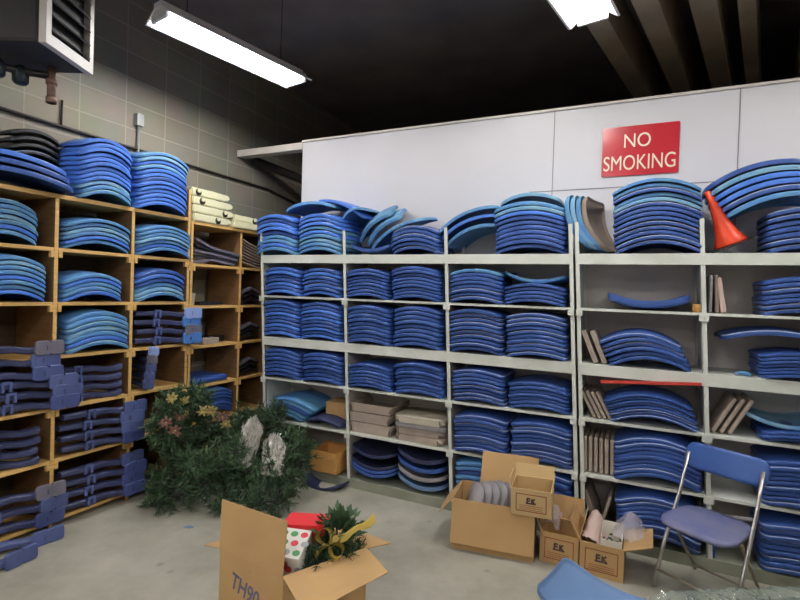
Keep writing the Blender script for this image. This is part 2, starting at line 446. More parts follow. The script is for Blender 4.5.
def stack(front, plane, zb, a0, a1, zt, n, pal, where, group, bulk=False, sz=1.0, fan=0, jig=.006, grow=1.0):
    """n nested shells; front 'y' looks to -y at y=plane, 'x' looks to +x at x=plane"""
    w = (a1-a0)*grow; c = (a0+a1)/2; sx = w/.42
    pitch = (zt-zb-.055*sz-.026)/max(1, n-1); pitch = max(.018, min(pitch, .042))
    lip = round(pitch*.72/sz/.002)*.002
    cols = PAL[pal]
    for k in range(n):
        m = cols[k % len(cols)]
        j = random.uniform(-jig, jig) + fan*k; jd = random.uniform(-.01, .01)
        rz = R(random.uniform(-1.5, 1.5)); ty = R(random.uniform(-.4, .4))
        z = zb-.012*sz+k*pitch+.001
        if front == 'y': loc = Vector((c+j+RK*(pitch*k), plane+.205+jd, z)); base = Matrix.Rotation(rz, 4, 'Z')
        else: loc = Vector((plane-.205+jd, c+j, z)); base = Matrix.Rotation(math.pi/2+rz, 4, 'Z')
        T = Matrix.Translation(loc) @ base @ Matrix.Rotation(ty, 4, 'Y') @ Matrix.Diagonal((sx, 1, sz, 1))
        if bulk: BULK.append((lip, m, T)); continue
        i = n-1-k
        o = 'topmost' if i == 0 else 'bottom' if k == 0 else ORD[i]
        lab = f"{o} {WORD[m]} seat shell {where}" if i == 0 or k == 0 else f"{o} from top, {WORD[m]} seat shell {where}"
        shell(m, lip, T, lab, group)

def single(ends, y, m, label, invert=False, lip=.024, group='seat shells lying loose', depth=.215, yaw=0, pitch=0, front='y', slide=0):
    """one shell whose two lower corners (x,z) are given on the front plane"""
    (xa, za), (xb, zb) = ends
    w = math.hypot(xb-xa, zb-za); t = math.atan2(zb-za, xb-xa); c = ((xa+xb)/2, (za+zb)/2)
    if front == 'y':
        T = Matrix.Translation((c[0], y+depth, c[1])) @ Matrix.Rotation(R(yaw), 4, 'Z') @ Matrix.Rotation(-t, 4, 'Y')
    else:
        T = Matrix.Translation((y-depth, c[0], c[1])) @ Matrix.Rotation(math.pi/2+R(yaw), 4, 'Z') @ Matrix.Rotation(-t, 4, 'Y')
    T = T @ Matrix.Rotation(R(pitch), 4, 'X')
    if invert: T = T @ Matrix.Rotation(math.pi, 4, 'Y') @ Matrix.Translation((0, 0, -.04))
    T = T @ Matrix.Diagonal((w/.42, 1, 1, 1)) @ Matrix.Translation((0, 0, slide))
    return shell(m, lip, T, label, group)

WS = [
('left','left',0,0.232,0.675,2.258,9,'mix'),('left','right',0,0.69,1.135,2.251,9,'mixt'),
('middle','right',0,1.591,2.002,2.128,6,'d'),('right','right',0,2.417,2.905,2.266,10,'ftop'),
('left','left',1,0.335,0.737,1.797,7,'b'),('left','right',1,0.748,1.142,1.791,7,'b'),('middle','left',1,1.185,1.585,1.794,8,'d'),('middle','right',1,1.604,2.021,1.815,9,'d'),
('right','left',1,2.079,2.483,1.800,8,'e1'),('right','right',1,2.492,2.915,1.706,5,'d'),
('left','left',2,0.335,0.738,1.506,9,'b'),('left','right',2,0.748,1.162,1.505,10,'b'),('middle','left',2,1.212,1.615,1.496,9,'d'),('middle','right',2,1.634,2.041,1.505,9,'d'),
('right','left',2,2.092,2.502,1.506,10,'d'),('right','right',2,2.520,2.938,1.499,10,'d'),
('left','left',3,0.352,0.762,1.081,7,'d'),('left','right',3,0.774,1.186,1.080,7,'d'),('middle','left',3,1.227,1.638,1.036,7,'d'),('middle','right',3,1.657,2.071,1.078,8,'d'),
('right','left',3,2.128,2.530,1.075,8,'d'),('right','right',3,2.546,2.969,1.030,7,'d'),
('right','left',4,2.156,2.563,0.748,9,'d'),('right','right',4,2.580,2.999,0.755,10,'d'),
('right','left',5,2.184,2.589,0.405,9,'t'),('right','right',5,2.610,3.014,0.413,9,'d')]
ROWN = ['on top', 'upper row', 'second row', 'third row', 'fourth row', 'bottom row']
for b_, s_, r_, x0, x1, zt, n, pal in WS:
    rw = ROWN[r_] if r_ else 'top row'
    stack('y', -.012, ZW[r_], x0-.012, x1, zt, n, pal, f"in {s_} stack, {b_} bay, {rw}, wide shelving", f"blue shells in {s_} stack, {b_} bay, {rw}",
          bulk=r_ in (1, 2, 3) and b_ != 'right', sz=.7 if r_ else 1.0, grow=.965)
NS = [('left',0,3.195,3.695,2.380,14,'main'),('right',0,3.953,4.329,2.154,7,'d'),('right',1,3.948,4.334,1.768,7,'d'),
('left',2,3.192,3.66,1.418,6,'d'),('right',2,3.937,4.347,1.350,7,'d'),('left',3,3.21,3.715,1.045,8,'d'),('right',3,3.957,4.361,0.900,3,'d'),
('left',4,3.245,3.743,0.770,9,'d'),('right',4,3.977,4.370,0.735,9,'d'),('left',5,3.270,3.745,0.400,9,'d'),('right',5,3.986,4.383,0.374,9,'d')]
for b_, r_, x0, x1, zt, n, pal in NS:
    rw = ROWN[r_] if r_ else 'top row'
    stack('y', -.015, ZW[r_], x0+(.055 if b_ == 'right' else 0), x1+(.055 if b_ == 'right' else 0), zt, n, pal, f"in {b_} bay, {rw}, right-hand shelving", f"blue shells in {b_} bay, {rw}, right-hand shelving",
          fan=-.012 if (b_, r_) == ('left', 2) else -.006 if (b_, r_) == ('left', 3) else 0, sz=1.45 if b_ == 'left' else .55)
ZC = {0: 2.157, 1: 1.815, 2: 1.468, 3: 1.125, 4: .792, 5: .454, 6: .067}
TS = [('first',1,-2.06,-1.71,2.09,7,'w'),('first',2,-2.04,-1.655,1.765,8,'wb'),('second',0,-1.50,-1.13,2.597,12,'B0'),
('second',1,-1.535,-1.089,2.055,6,'w'),('second',2,-1.535,-1.145,1.681,5,'wb'),('second',3,-1.50,-1.085,1.418,7,'w'),
('third',0,-1.085,-0.635,2.624,13,'C0'),('third',1,-1.012,-0.55,2.080,7,'w'),('third',2,-1.012,-0.598,1.734,6,'wd'),('fourth',5,-0.42,0.01,0.718,7,'d')]
for c_, r_, y0, y1, zt, n, pal in TS:
    rw = ['on top', 'upper row', 'second row', 'third row', 'fourth row', 'fifth row'][r_]
    stack('x', .02 if r_ else .05, ZC[r_], y0+(.055 if r_ == 0 else .012), y1+(.045 if r_ else .06)-(.045 if c_ == 'fourth' else 0), zt, n, pal, f"in {c_} column, {rw}, wooden cubbies", f"blue shells in {c_} column, {rw}, wooden cubbies", sz=1.25)

# loose and leaning shells
g = 'shells leaning on top of the shelving'
single(((.50, 2.262), (1.02, 2.285)), .02, 'teal', 'faded teal shell bridging the two leftmost stacks atop the shelving', group=g)
single(((.80, 2.345), (1.27, 2.195)), .06, 'bright', 'blue shell tilted down to the right atop the left bay stack', group=g)
single(((1.215, 2.04), (1.50, 2.275)), .05, 'teal', 'leftmost faded teal shell leaning steeply in the middle bay top', group=g, lip=.03, pitch=26)
single(((1.29, 2.01), (1.58, 2.245)), .05, 'teal', 'second faded teal shell leaning steeply in the middle bay top', group=g, lip=.03, pitch=26)
single(((1.37, 1.935), (1.83, 2.175)), .03, 'teal', 'third faded teal shell leaning with grey underside against a short stack', group=g, yaw=-8, pitch=10)
single(((1.185, 1.955), (1.575, 1.945)), .01, 'dark', 'dark blue shell lying upside down under leaning teal shells', invert=True, group=g)
single(((1.09, 2.16), (1.33, 2.25)), .16, 'teal', 'small teal corner of a shell behind the leaning shells', group=g, depth=.1)
single(((2.03, 1.94), (2.43, 2.09)), .02, 'teal', 'lowest of three leaning teal shells, right bay top', group=g)
single(((1.99, 1.985), (2.43, 2.16)), .01, 'bright', 'middle of three leaning shells, right bay top', group=g)
single(((1.965, 2.03), (2.42, 2.222)), .005, 'teal', 'uppermost of three leaning teal shells, right bay top', group=g)
single(((2.43, 2.228), (2.84, 2.245)), -.01, 'pale', 'pale blue shell capping the tall stack beside the shelving gap', group=g)
single(((2.47, 1.745), (2.90, 1.715)), .02, 'teal', 'teal shell upside down on the short stack, right bay upper row', invert=True, group=g)
for k, m in enumerate(('teal', 'pale', 'teal', 'brownpad')):
    single(((2.915+.036*k, 2.285-.005*k), (3.075+.036*k, 1.925-.007*k)), -.005, m, ['outermost of three turquoise shells leaning beside the shelving gap', 'middle of three turquoise shells leaning beside the shelving gap',
           'innermost of three turquoise shells leaning beside the shelving gap', 'curved brown backing leaning inside the turquoise shells on top'][k], invert=True, group=g, lip=.034, yaw=-14)
single(((3.165, 1.608), (3.635, 1.606)), -.01, 'dark', 'lone dark blue shell lying upside down on an empty shelf', invert=True, group=g, lip=.044)
for k in range(6):
    single(((3.80-.022*k+.01, 2.100+.034*k), (4.28-.02*k, 2.205+.038*k)), .015, ['teal', 'dark', 'bright', 'bright', 'pale', 'dark'][k],
           ['lowest grey-blue shell', 'fifth from top, dark blue shell', 'fourth from top, bright blue shell', 'third from top, bright blue shell', 'second from top, pale blue shell', 'topmost dark blue shell'][k]
           + ' of the tilted pile behind the orange cone', group='shells in the tilted pile', lip=.028)
single(((3.80, 1.372), (4.33, 1.368)), .0, 'dark', 'wide dark blue shell overhanging the stack, right bay second row', group=g, lip=.028)
single(((3.94, .93), (4.35, .93)), .005, 'pale', 'pale shell upside down on the stack, right bay third row', invert=True, group=g)
# fourth row, left bay: fanned pile, and one beside it; bottom row: upturned shells
for k, m in enumerate(('teal', 'teal', 'dark', 'teal', 'teal')):
    single(((.36+.02*k, .452+.036*k), (.78+.03*k, .452+.024*k)), -.01, m, ['bottom', 'fourth', 'middle', 'second', 'topmost'][k]+' shell of the fanned teal pile beside the cardboard box, left bay',
           group='shells of the fanned teal pile')
single(((.81, .452), (1.18, .454)), -.02, 'navy', 'navy shell in front of the cardboard box on the left bay shelf', group=g)
for k, (z, m) in enumerate(((.115, 'dark'), (.145, 'dark'), (.175, 'navy'), (.265, 'navy'))):
    single(((1.265, z+.05), (1.675, z+.035)), -.005, m, ['lowest', 'third from top,', 'second from top,', 'topmost'][k]+' upturned dark shell, middle bay bottom row, left side', invert=True, group='upturned shells, bottom row', lip=.026)
for k, m in enumerate(('lightblue', 'greypad', 'dark', 'navy')):
    single(((1.69-.004*k, .165+.066*k), (2.09-.004*k, .130+.066*k)), -.005, m, ['lowest upturned light blue shell', 'third from top, upturned grey shell', 'second from top, upturned dark blue shell', 'topmost upturned navy shell'][k]
           + ', middle bay bottom row, right side', invert=True, group='upturned shells, bottom row', lip=.034)
single(((.90, .03), (1.28, .03)), -.13, 'navy', 'navy shell lying on the floor beneath the orange cardboard box', invert=True, group=g, depth=.17)
# wooden cubbies, first column top: big shells turned outward, black stack behind
for k in range(3):
    single(((-2.14, 2.175+.05*k), (-1.50-.01*k, 2.150+.05*k)), .12-.02*k, 'dark' if k != 2 else 'bright',
           ['bottom', 'middle', 'topmost'][k]+' of three wide blue shells overhanging the first wooden column', group='wide shells on the first column', front='x', yaw=-14, lip=.028)
for k in range(7):
    T = Matrix.Translation((-.28, -1.60, 2.15+.08+k*.045)) @ Matrix.Rotation(R(90), 4, 'Z') @ Matrix.Diagonal((.70, .6, .8, 1))
    shell('black', .0245, T, (['bottom', 'sixth', 'fifth', 'fourth', 'third', 'second', 'topmost'][k])+' black shell of the dark stack behind the overhanging blue shells', 'black shells on the first column')

# the rest of the shells, the smallest in view, as one mass
def bulk():
    bm = bmesh.new(); mats = []
    for lip, m, T in BULK:
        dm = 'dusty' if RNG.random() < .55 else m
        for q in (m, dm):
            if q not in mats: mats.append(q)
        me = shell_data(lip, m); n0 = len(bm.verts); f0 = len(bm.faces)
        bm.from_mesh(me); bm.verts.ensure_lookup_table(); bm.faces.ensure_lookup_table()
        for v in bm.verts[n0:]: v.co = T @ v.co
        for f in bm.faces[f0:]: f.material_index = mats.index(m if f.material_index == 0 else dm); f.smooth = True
    me = bpy.data.meshes.new('stacked_seat_shells'); bm.to_mesh(me); bm.free()
    for m in mats: me.materials.append(M[m])
    o = bpy.data.objects.new('stacked_seat_shells', me); COL.objects.link(o)
    tag(o, 'blue seat shells packed in upper three rows, left and middle bays, wide shelving', 'seat shells', kind='stuff')
bulk()

# ------------------------------------------------------------------ white metal shelving
def rack(x, z): return x+RK*(z-1)
def post(name, x, y0, y1, w, z0, z1, parent, m='shelf'):
    bm = bmesh.new()
    box(bm, (x-w/2, y0, z0), (x+w/2, y0+.004, z1)); box(bm, (x-w/2, y0, z0), (x-w/2+.004, y1, z1))
    for v in bm.verts: v.co.x += RK*(v.co.z-1)
    return obj(name, bm, m, parent)
def shelving(label, xs, ztops, x_in=None):
    t = thing('shelving_unit', label, 'shelving', (0, 0, 0))
    for x in xs:
        post('post', x, 0, .035, .028, 0, ztops, t); post('post', x, .395, .43, .028, 0, ztops, t)
    for x in (xs[0], xs[-1]):
        bm = bmesh.new(); box(bm, (x-.002, .037, .02), (x+.002, .392, 1.88))
        for v in bm.verts: v.co.x += RK*(v.co.z-1)
        obj('side_panel', bm, 'shelf', t)
    for x in xs[1:-1]:
        bm = bmesh.new(); box(bm, (x-.002, .037, .02), (x+.002, .392, 1.88))
        for v in bm.verts: v.co.x += RK*(v.co.z-1)
        obj('divider_panel', bm, 'shelfin', t)
    bm = bmesh.new(); box(bm, (xs[0], .405, .03), (xs[-1], .41, 1.9))
    for i in range(2*(len(xs)-1)):
        xx = xs[0]+(xs[-1]-xs[0])*(i+.5)/(2*(len(xs)-1)); box(bm, (xx-.002, .402, .03), (xx+.002, .405, 1.9))
    for v in bm.verts: v.co.x += RK*(v.co.z-1)
    obj('back_panel', bm, 'shelfin', t)
    for z, h in ((1.891, .069), (1.171, .074), (1.534, .016), (.812, .018), (.448, .018), (.072, .072)):
        bm = bmesh.new()
        x0, x1 = rack(xs[0], z), rack(xs[-1], z)
        box(bm, (x0+.003, -.002, z-h), (x1-.003, .004, z)); box(bm, (x0+.003, .004, z-.012), (x1-.003, .402, z))
        obj('shelf_board', bm, 'shelf' if h != .072 else 'kick', t)
    for x in xs:
        for z in (1.505, .785, .42):
            xx = rack(x, z); obj('clip', bxm((xx-.026, -.01, z-.022), (xx+.026, -.003, z+.022)), 'shelf', t)
    return t
shelving('wide white metal shelving of three bays along the back wall', (.349, 1.214, 2.099, 2.981), 2.09)
shelving('narrow white metal shelving of two bays at the right', (3.021, 3.733, 4.44), 2.10)

# ------------------------------------------------------------------ wooden cubbies
def cubby(label, ys, shelves, ztops, top_z, deep=.41):
    t = thing('wooden_cubby_unit', label, 'shelving')
    for y, zt, w in zip(ys, ztops, [.022]*len(ys)):
        obj('upright', bxm((-deep, y-w/2, 0), (-.006, y+w/2, zt)), 'woodside', t); obj('edge_strip', bxm((-.006, y-w/2, 0), (0, y+w/2, zt)), 'wood', t)  # front slab in plain plywood tone; upright behind carries the painted shade
    for z in shelves:
        for a, b in zip(ys[:-1], ys[1:]):
            obj('shelf_board', bxm((-deep, a+.0135, z-.022), (-.001, b-.0135, z)), 'wood', t)
    bm = bmesh.new(); box(bm, (-deep, ys[0]-.013, top_z-.026), (.0, ys[-1]+(.013 if ztops[-1] < top_z else -.0135), top_z))
    if top_z: obj('top_board', bm, 'wood', t)
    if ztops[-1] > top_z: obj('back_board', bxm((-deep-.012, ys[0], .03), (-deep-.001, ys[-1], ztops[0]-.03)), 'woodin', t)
    for y in ys:
        for z in shelves[:-1]:
            obj('cleat', bxm((-.02, y-.035, z-.062), (.006, y-.0135, z-.0225)), 'wood', t)
            obj('cleat', bxm((-.02, y+.0135, z-.062), (.006, y+.035, z-.0225)), 'wood', t)
    return t
cubby('tall golden plywood cubby unit of three columns on the left', (-2.10, -1.566, -1.036, -.535), (1.813, 1.466, 1.123, .79, .452, .065), (2.128, 2.128, 2.128, 2.385), 2.155)
cubby('lower plywood cubby unit in the corner holding cream plastic arms', (-.502, .061, .43), (1.785, 1.43, 1.09, .75, .43, .065), (2.11, 2.11, 2.11), 2.137, .40)

# ------------------------------------------------------------------ seat brackets in the cubbies
def bracket(label, group, loc, rot=(0, 0, 0), L=.5, mb='navy', mp='slate', clip=True, plate=(.17, .088), pr=0):
    """a bent bar along +y with a clip and a notched plate at its far end"""
    t = thing('seat_bracket', label, 'seat bracket', loc, rot, group)
    bm = bmesh.new()
    path = [(-.02, -L, 0), (0, -.30, .0), (0, -.16, -.004), (.02, -.08, -.018), (.045, -.03, -.012), (.06, 0, 0)]
    rings = []
    for (x, y, z), hw, hh in zip(path, (.026, .034, .034, .030, .028, .03), (.017, .020, .021, .020, .020, .022)):
        rings.append([bm.verts.new((x+a*hw, y, z+b*hh)) for a, b in ((-1, -.6), (-.6, -1), (.6, -1), (1, -.6), (1, .6), (.6, 1), (-.6, 1), (-1, .6))])
    for a, b in zip(rings[:-1], rings[1:]):
        for k in range(8): bm.faces.new((a[k], a[(k+1) % 8], b[(k+1) % 8], b[k]))
    bm.faces.new(rings[0][::-1]); bm.faces.new(rings[-1])
    obj('bar', bm, mb, t)
    if clip:
        c = bm = bmesh.new()
        for dy in (-.305, -.265): box(bm, (.022, dy, -.030), (.042, dy+.014, .030))
        box(bm, (.022, -.305, .0152), (.04, -.251, .03)); obj('clip', bm, 'slate', t)
    if plate:
        w, h = plate
        poly = []
        for x, z in rrect(w, h, .018, 4): poly.append((x, z))
        # notches top and bottom
        out = []
        for i, p in enumerate(poly):
            q = poly[(i+1) % len(poly)]
            out.append(p)
            if p[1] == q[1] or abs(p[1]-q[1]) < 1e-6:
                s = 1 if p[0] > q[0] else -1; zz = p[1]; dz = -.014 if zz > 0 else .014
                out += [(.008*s, zz), (.006*s, zz+dz), (-.006*s, zz+dz), (-.008*s, zz)]
        bm = bmesh.new(); T = Matrix.Translation((.075, .02, 0)) @ Matrix.Rotation(pr, 4, 'Z')
        prism(bm, out, 'x', -.012, .012, T)
        bmesh.ops.bevel(bm, geom=[e for e in bm.edges], offset=.003, segments=1, affect='EDGES')
        obj('end_plate', bm, mp, t)
    return t
BW = ['topmost', 'second', 'third', 'fourth', 'bottom']
def brackets(col, row, yend, zb, n, pitch, mps, x=.0, L=.48, rz=0, where=''):
    for k in range(n):
        i = n-1-k; nm = 'topmost' if i == 0 else 'bottom' if k == 0 else ORD[i]
        bracket(f"{nm} seat bracket in {col} column, {row} row, wooden cubbies", f"brackets in {col} column, {row} row, cubbies",
                (x+random.uniform(-.01, .01), yend+random.uniform(-.012, .012), zb+.045+k*pitch), (0, 0, R(rz+random.uniform(-1.5, 1.5))), L=L, mp=mps[k % len(mps)], pr=R(random.uniform(-8, 8)))
M['plategrey'] = mat('grey_plate', srgb(112, 108, 122), .5, var=.2)
M['plateblue'] = mat('blue_plate', srgb(78, 130, 205), .45, var=.15)
M['platepale'] = mat('pale_blue_plate', srgb(150, 172, 228), .45, var=.12)
M['platenavy'] = mat('navy_plate', srgb(66, 78, 130), .45, var=.2)
brackets('third', 'third', -.55, 1.125, 4, .068, ['plateblue', 'plategrey', 'plateblue', 'platepale'], x=-.02, L=.44)
brackets('first', 'third', -1.655, .985-.0, 3, .078, ['platenavy', 'slate', 'plategrey'], x=-.02, L=.42)
brackets('second', 'fifth', -1.075, .454, 4, .070, ['platenavy', 'slate', 'slate', 'slate'], L=.44)
brackets('second', 'bottom', -1.06, .067, 4, .074, ['platenavy', 'platenavy', 'platenavy', 'slate'], L=.44)
brackets('first', 'fourth', -1.56, .792, 3, .066, ['platenavy', 'slate', 'slate'], L=.44)
brackets('first', 'bottom', -1.61, .067, 3, .085, ['platenavy', 'slate', 'plategrey'], x=-.01, L=.42)
# brackets lying fully inside
def inside(col, row, yc, zb, n, pitch, L=.4, x=-.06):
    for k in range(n):
        i = n-1-k; nm = 'topmost' if i == 0 else 'bottom' if k == 0 else ORD[i]
        bracket(f"{nm} dark bracket lying inside {col} column, {row} row, wooden cubbies", f"dark brackets inside {col} column, {row} row", (x, yc+random.uniform(-.01, .01), zb+.032+k*pitch), (0, 0, R(random.uniform(-2, 2))), L=L, plate=None)
inside('first', 'fifth', -1.66, .454, 4, .062)
inside('second', 'fourth', -1.12, .792, 4, .06)
# brackets end-on in the third column, tilted, rounded ends towards the viewer
for k in range(5):
    i = 4-k
    t = bracket(f"{BW[i]} rounded bracket pointing out of third column, fourth row, wooden cubbies", 'brackets pointing out of the third column', (.0, -.80-.010*(4-k), .792+.05+k*.062), (0, 0, R(-78)), L=.34,
                mp=['slate', 'slate', 'slate', 'plategrey', 'platepale'][k], plate=(.085, .07), clip=False)
# two loose brackets on the floor
bracket('loose seat bracket on the floor at far left with its plate to the right', 'loose brackets on the floor', (.08, -1.68, .046), (R(0), 0, R(-6)), L=.5, mb='slate', mp='slate')
bracket('loose seat bracket nearest the viewer on the floor at far left', 'loose brackets on the floor', (.2, -1.90, .046), (0, 0, R(4)), L=.4, mb='slate', mp='slate')

# odds and ends in the corner unit
def strip(label, group, pts, w, th, m, name='metal_strip', cat='strip'):
    bm = bmesh.new(); rings = []
    for p in pts:
        x, y, z = p; rings.append([bm.verts.new(q) for q in ((x-w, y, z), (x, y, z), (x, y, z+th), (x-w, y, z+th))])
    for a, b in zip(rings[:-1], rings[1:]):
        for k in range(4): bm.faces.new((a[k], a[(k+1) % 4], b[(k+1) % 4], b[k]))
    bm.faces.new(rings[0][::-1]); bm.faces.new(rings[-1])
    return tag(obj(name, bm, m), label, cat, group)
for k in range(5):
    strip(f"{BW[4-k]} dark flat bar of the jumble below the cream arms", 'dark bars below the cream arms',
          [(-.05+.01*k, -.45, 1.79+.028*k+.02*k), (-.03, -.25, 1.79+.026*k+.03), (.0, -.02+.02*k, 1.79+.022*k)], .05, .02, 'black' if k % 2 else 'plategrey', 'flat_bar', 'bar')
for k in range(8):
    strip(f"{'topmost' if k == 7 else 'bottom' if k == 0 else ORD[7-k]+' from top,'} thin tan curved sheet beside the white shelving, corner unit", 'thin tan sheets in the corner unit',
          [(-.02, .09, 1.84+.030*k), (-.02, .2, 1.815+.028*k), (-.02, .30, 1.795+.027*k), (-.02, .40, 1.79+.0265*k)], .3, .008, 'tan', 'curved_sheet', 'sheet')
for r_, zb in (('second', 1.432), ('third', 1.092), ('fourth', .752)):
    for k in range(3):
        strip(f"{['bottom', 'middle', 'topmost'][k]} dark bar in the corner column, {r_} row", 'dark bars in the corner column',
              [(-.03, .10, zb+.005+.045*k), (-.03, .25, zb+.05+.05*k), (-.05, .38, zb+.01+.05*k)], .05, .024, 'plategrey' if k == 2 else 'black', 'flat_bar', 'bar')
strip('flat dark bar lying beside the white cup in the corner unit', 'dark bars in the corner column', [(-.05, -.36, 1.432), (-.05, -.1, 1.434)], .1, .03, 'black', 'flat_bar', 'bar')
bm = bmesh.new(); lathe(bm, [(.026, 0), (.034, .10), (.036, .102), (.033, .102), (.028, .015), (.001, .012)], 20)
tag(obj('paper_cup', bm, 'whitepaper', smooth=True, loc=(-.05, -.455, 1.432)), 'small white cup on the second shelf of the corner unit', 'cup')
tag(obj('plastic_block', bxm((-.08, -.32, 0), (0, -.14, .055), bev=.006), 'tan', loc=(-.02, -.02, 1.0905)), 'pale pinkish block on the third shelf of the corner unit', 'block')
strip('dark bar behind the pale block on the corner unit shelf', 'dark bars in the corner column', [(-.14, -.40, 1.092), (-.14, -.2, 1.10), (-.14, .02, 1.092)], .06, .05, 'black', 'flat_bar', 'bar')
tag(obj('seat_pad', bxm((-.36, -.44, 0), (-.01, -.05, .055), bev=.02), 'dark', loc=(0, 0, .7505), smooth=True), 'flat dark blue pad on the fourth shelf of the corner unit', 'pad')

# cream plastic arms on top of the corner unit
def cream_arm(label, loc, L, h=.066, hole=.5, rz=0, tilt=0):
    t = thing('plastic_casting', label, 'plastic arm', loc, (R(tilt), 0, R(rz)), 'cream plastic arms on the corner unit')
    bm = bmesh.new()
    poly = [(0, 0), (L*.8, 0), (L*.97, h*.25), (L, h*.6), (L*.96, h*.92), (L*.5, h), (0, h)]
    prism(bm, poly, 'x', -.2, 0); bmesh.ops.bevel(bm, geom=list(bm.edges), offset=.008, segments=2, affect='EDGES')
    obj('arm_body', bm, 'cream', t)
    T = Matrix.Translation((.0, L*hole, h*.48)) @ Matrix.Rotation(R(90), 4, 'Y')
    bm = bmesh.new(); prism(bm, [(.030*math.cos(a), .030*math.sin(a)) for a in [math.pi*2*k/20 for k in range(20)]], 'z', -.004, .003, T)
    obj('socket', bm, 'hole', t)
    bm = bmesh.new(); prism(bm, [(.017*math.cos(a), .017*math.sin(a)) for a in [math.pi*2*k/16 for k in range(16)]], 'z', .0, .012, Matrix.Translation((.0, 0, .012)) @ T)
    obj('boss', bm, 'cream', t)
    return t
for k, (L, hl, dy) in enumerate(((.42, .62, .0), (.46, .76, 0), (.46, .22, .0), (.43, .16, 0))):
    cream_arm(['bottom', 'third', 'second', 'topmost'][k]+' cream plastic arm stacked on the corner cubby unit', (.01-.01*k, -.50+dy, 2.139+.072*k), L, hole=hl, tilt=0)
cream_arm('lower cream plastic arm beside the stack, nearest the white shelving', (.03, -.06, 2.139), .42, h=.06, hole=.82)
cream_arm('upper cream plastic arm beside the stack, nearest the white shelving', (.0, -.04, 2.204), .33, h=.058, hole=.82)

# ------------------------------------------------------------------ heater, pipes, conduit
hz = 2.87
hd = Vector((-.43, .90, 0)).normalized(); hn = Vector((.90, .43, 0)).normalized()
ht = thing('unit_heater', 'cream metal unit heater hanging from the ceiling at upper left', 'heater', (.37, -1.76, hz), (0, 0, math.atan2(hn.y, hn.x)))
# local: +x faces the room, y along the face
obj('cabinet', bxm((-.48, -.17, 0), (-.02, .235, .6), bev=.02), 'heaterblack', ht)
bm = bmesh.new()
for lo, hi in (((-.02, -.17, 0), (.02, .235, .06)), ((-.02, -.17, .55), (.02, .235, .6)), ((-.02, -.17, .06), (.02, -.13, .55)), ((-.02, .20, .06), (.02, .235, .55))): box(bm, lo, hi)
obj('front_frame', bm, 'creammetal', ht)
for k in range(6):
    T = Matrix.Translation((-.005, 0, .10+.08*k)) @ Matrix.Rotation(R(35), 4, 'Y')
    obj('louver', bxm((-.035, -.13, -.004), (.035, .20, .004), T), 'heaterblack', ht)
for y in (-.1, .15):
    bm = bmesh.new(); tube(bm, [(-.25, y, .6), (-.25, y, H-hz)], .008, 6); obj('hanger_rod', bm, 'darkmetal', ht)
bm = bmesh.new(); tube(bm, [(0, 0, 0), (0, 0, .21)], .022, 12); tube(bm, [(0, 0, .0), (0, 0, .035)], .028, 12); tube(bm, [(0, 0, .11), (0, 0, .14)], .030, 12)
bm2 = bm
tag(obj('drain_pipe', bm, 'rust', smooth=True, loc=(.15, -1.70, 2.66)), 'short rusty pipe hanging under the heater', 'pipe')
vt = thing('gas_valve', 'dark valves on a pipe left of the rusty stub', 'valve', (.12, -1.78, 2.79))
bm = bmesh.new(); tube(bm, [(.03, .08, .03), (-.05, -.05, .02), (-.10, -.30, .0), (-.15, -.7, 0)], .02, 10); obj('pipe', bm, 'darkmetal', vt, smooth=True)
for yy in (-.04, -.16):
    bm = bmesh.new(); lathe(bm, [(.03, -.05), (.042, -.035), (.042, .02), (.028, .045), (.012, .06)], 14, Matrix.Translation((-.06, yy, 0))); obj('valve_body', bm, 'brass', vt, smooth=True)
bm = bmesh.new(); tube(bm, [(-.43, WY0+.02, 2.745), (-.43, .9, 2.70), (-.43, 1.6, 2.6)], .012, 8)
tag(obj('wall_pipe', bm, 'darkmetal', smooth=True), 'thin dark pipe running along the block wall', 'pipe')
bm = bmesh.new(); tube(bm, [(-.435, -1.30, 2.90), (-.435, -1.305, 2.70)], .008, 6)
tag(obj('hanging_cable', bm, 'darkmetal', smooth=True), 'short dark cable on the block wall below the heater', 'cable')
cb = thing('electrical_box', 'grey electrical box with conduit on the block wall', 'electrical box', (-.44, -.70, 2.95))
obj('box_body', bxm((-.008, -.03, -.05), (.04, .03, .05), bev=.004), 'greymetal', cb)
bm = bmesh.new(); tube(bm, [(.012, 0, -.05), (.012, 0, -.75)], .011, 10); obj('conduit', bm, 'greymetal', cb, smooth=True)

# ------------------------------------------------------------------ no smoking sign
st = thing('wall_sign', 'red NO SMOKING sign on the white wall', 'sign', (3.314, .446, 2.661), (R(90), 0, 0))
bm = bmesh.new(); prism(bm, rrect(.492, .352, .008, 3), 'z', 0, .006); obj('sign_board', bm, 'red', st)
text_mesh('lettering', 'NO', .140, 'signtext', st, Matrix.Translation((-.018, .066, .0065)), .0006, 0, .82)
text_mesh('lettering', 'SMOKING', .150, 'signtext', st, Matrix.Translation((-.002, -.090, .0065)), .0006, 0, .70)

# ------------------------------------------------------------------ things among the shells
bm = bmesh.new(); lathe(bm, [(.088, 0), (.092, .01), (.062, .07), (.040, .16), (.026, .27), (.02, .355), (.016, .355)], 28)
ct = thing('traffic_cone', 'orange plastic cone tilted on top of the right-hand shelving', 'cone', (3.84, .12, 1.952), (R(4), R(-22), 0))
obj('cone_body', bm, 'orange', ct, smooth=True)
bm = bmesh.new(); prism(bm, rrect(.25, .25, .03), 'z', -.012, 0); obj('base_plate', bm, 'black', ct)
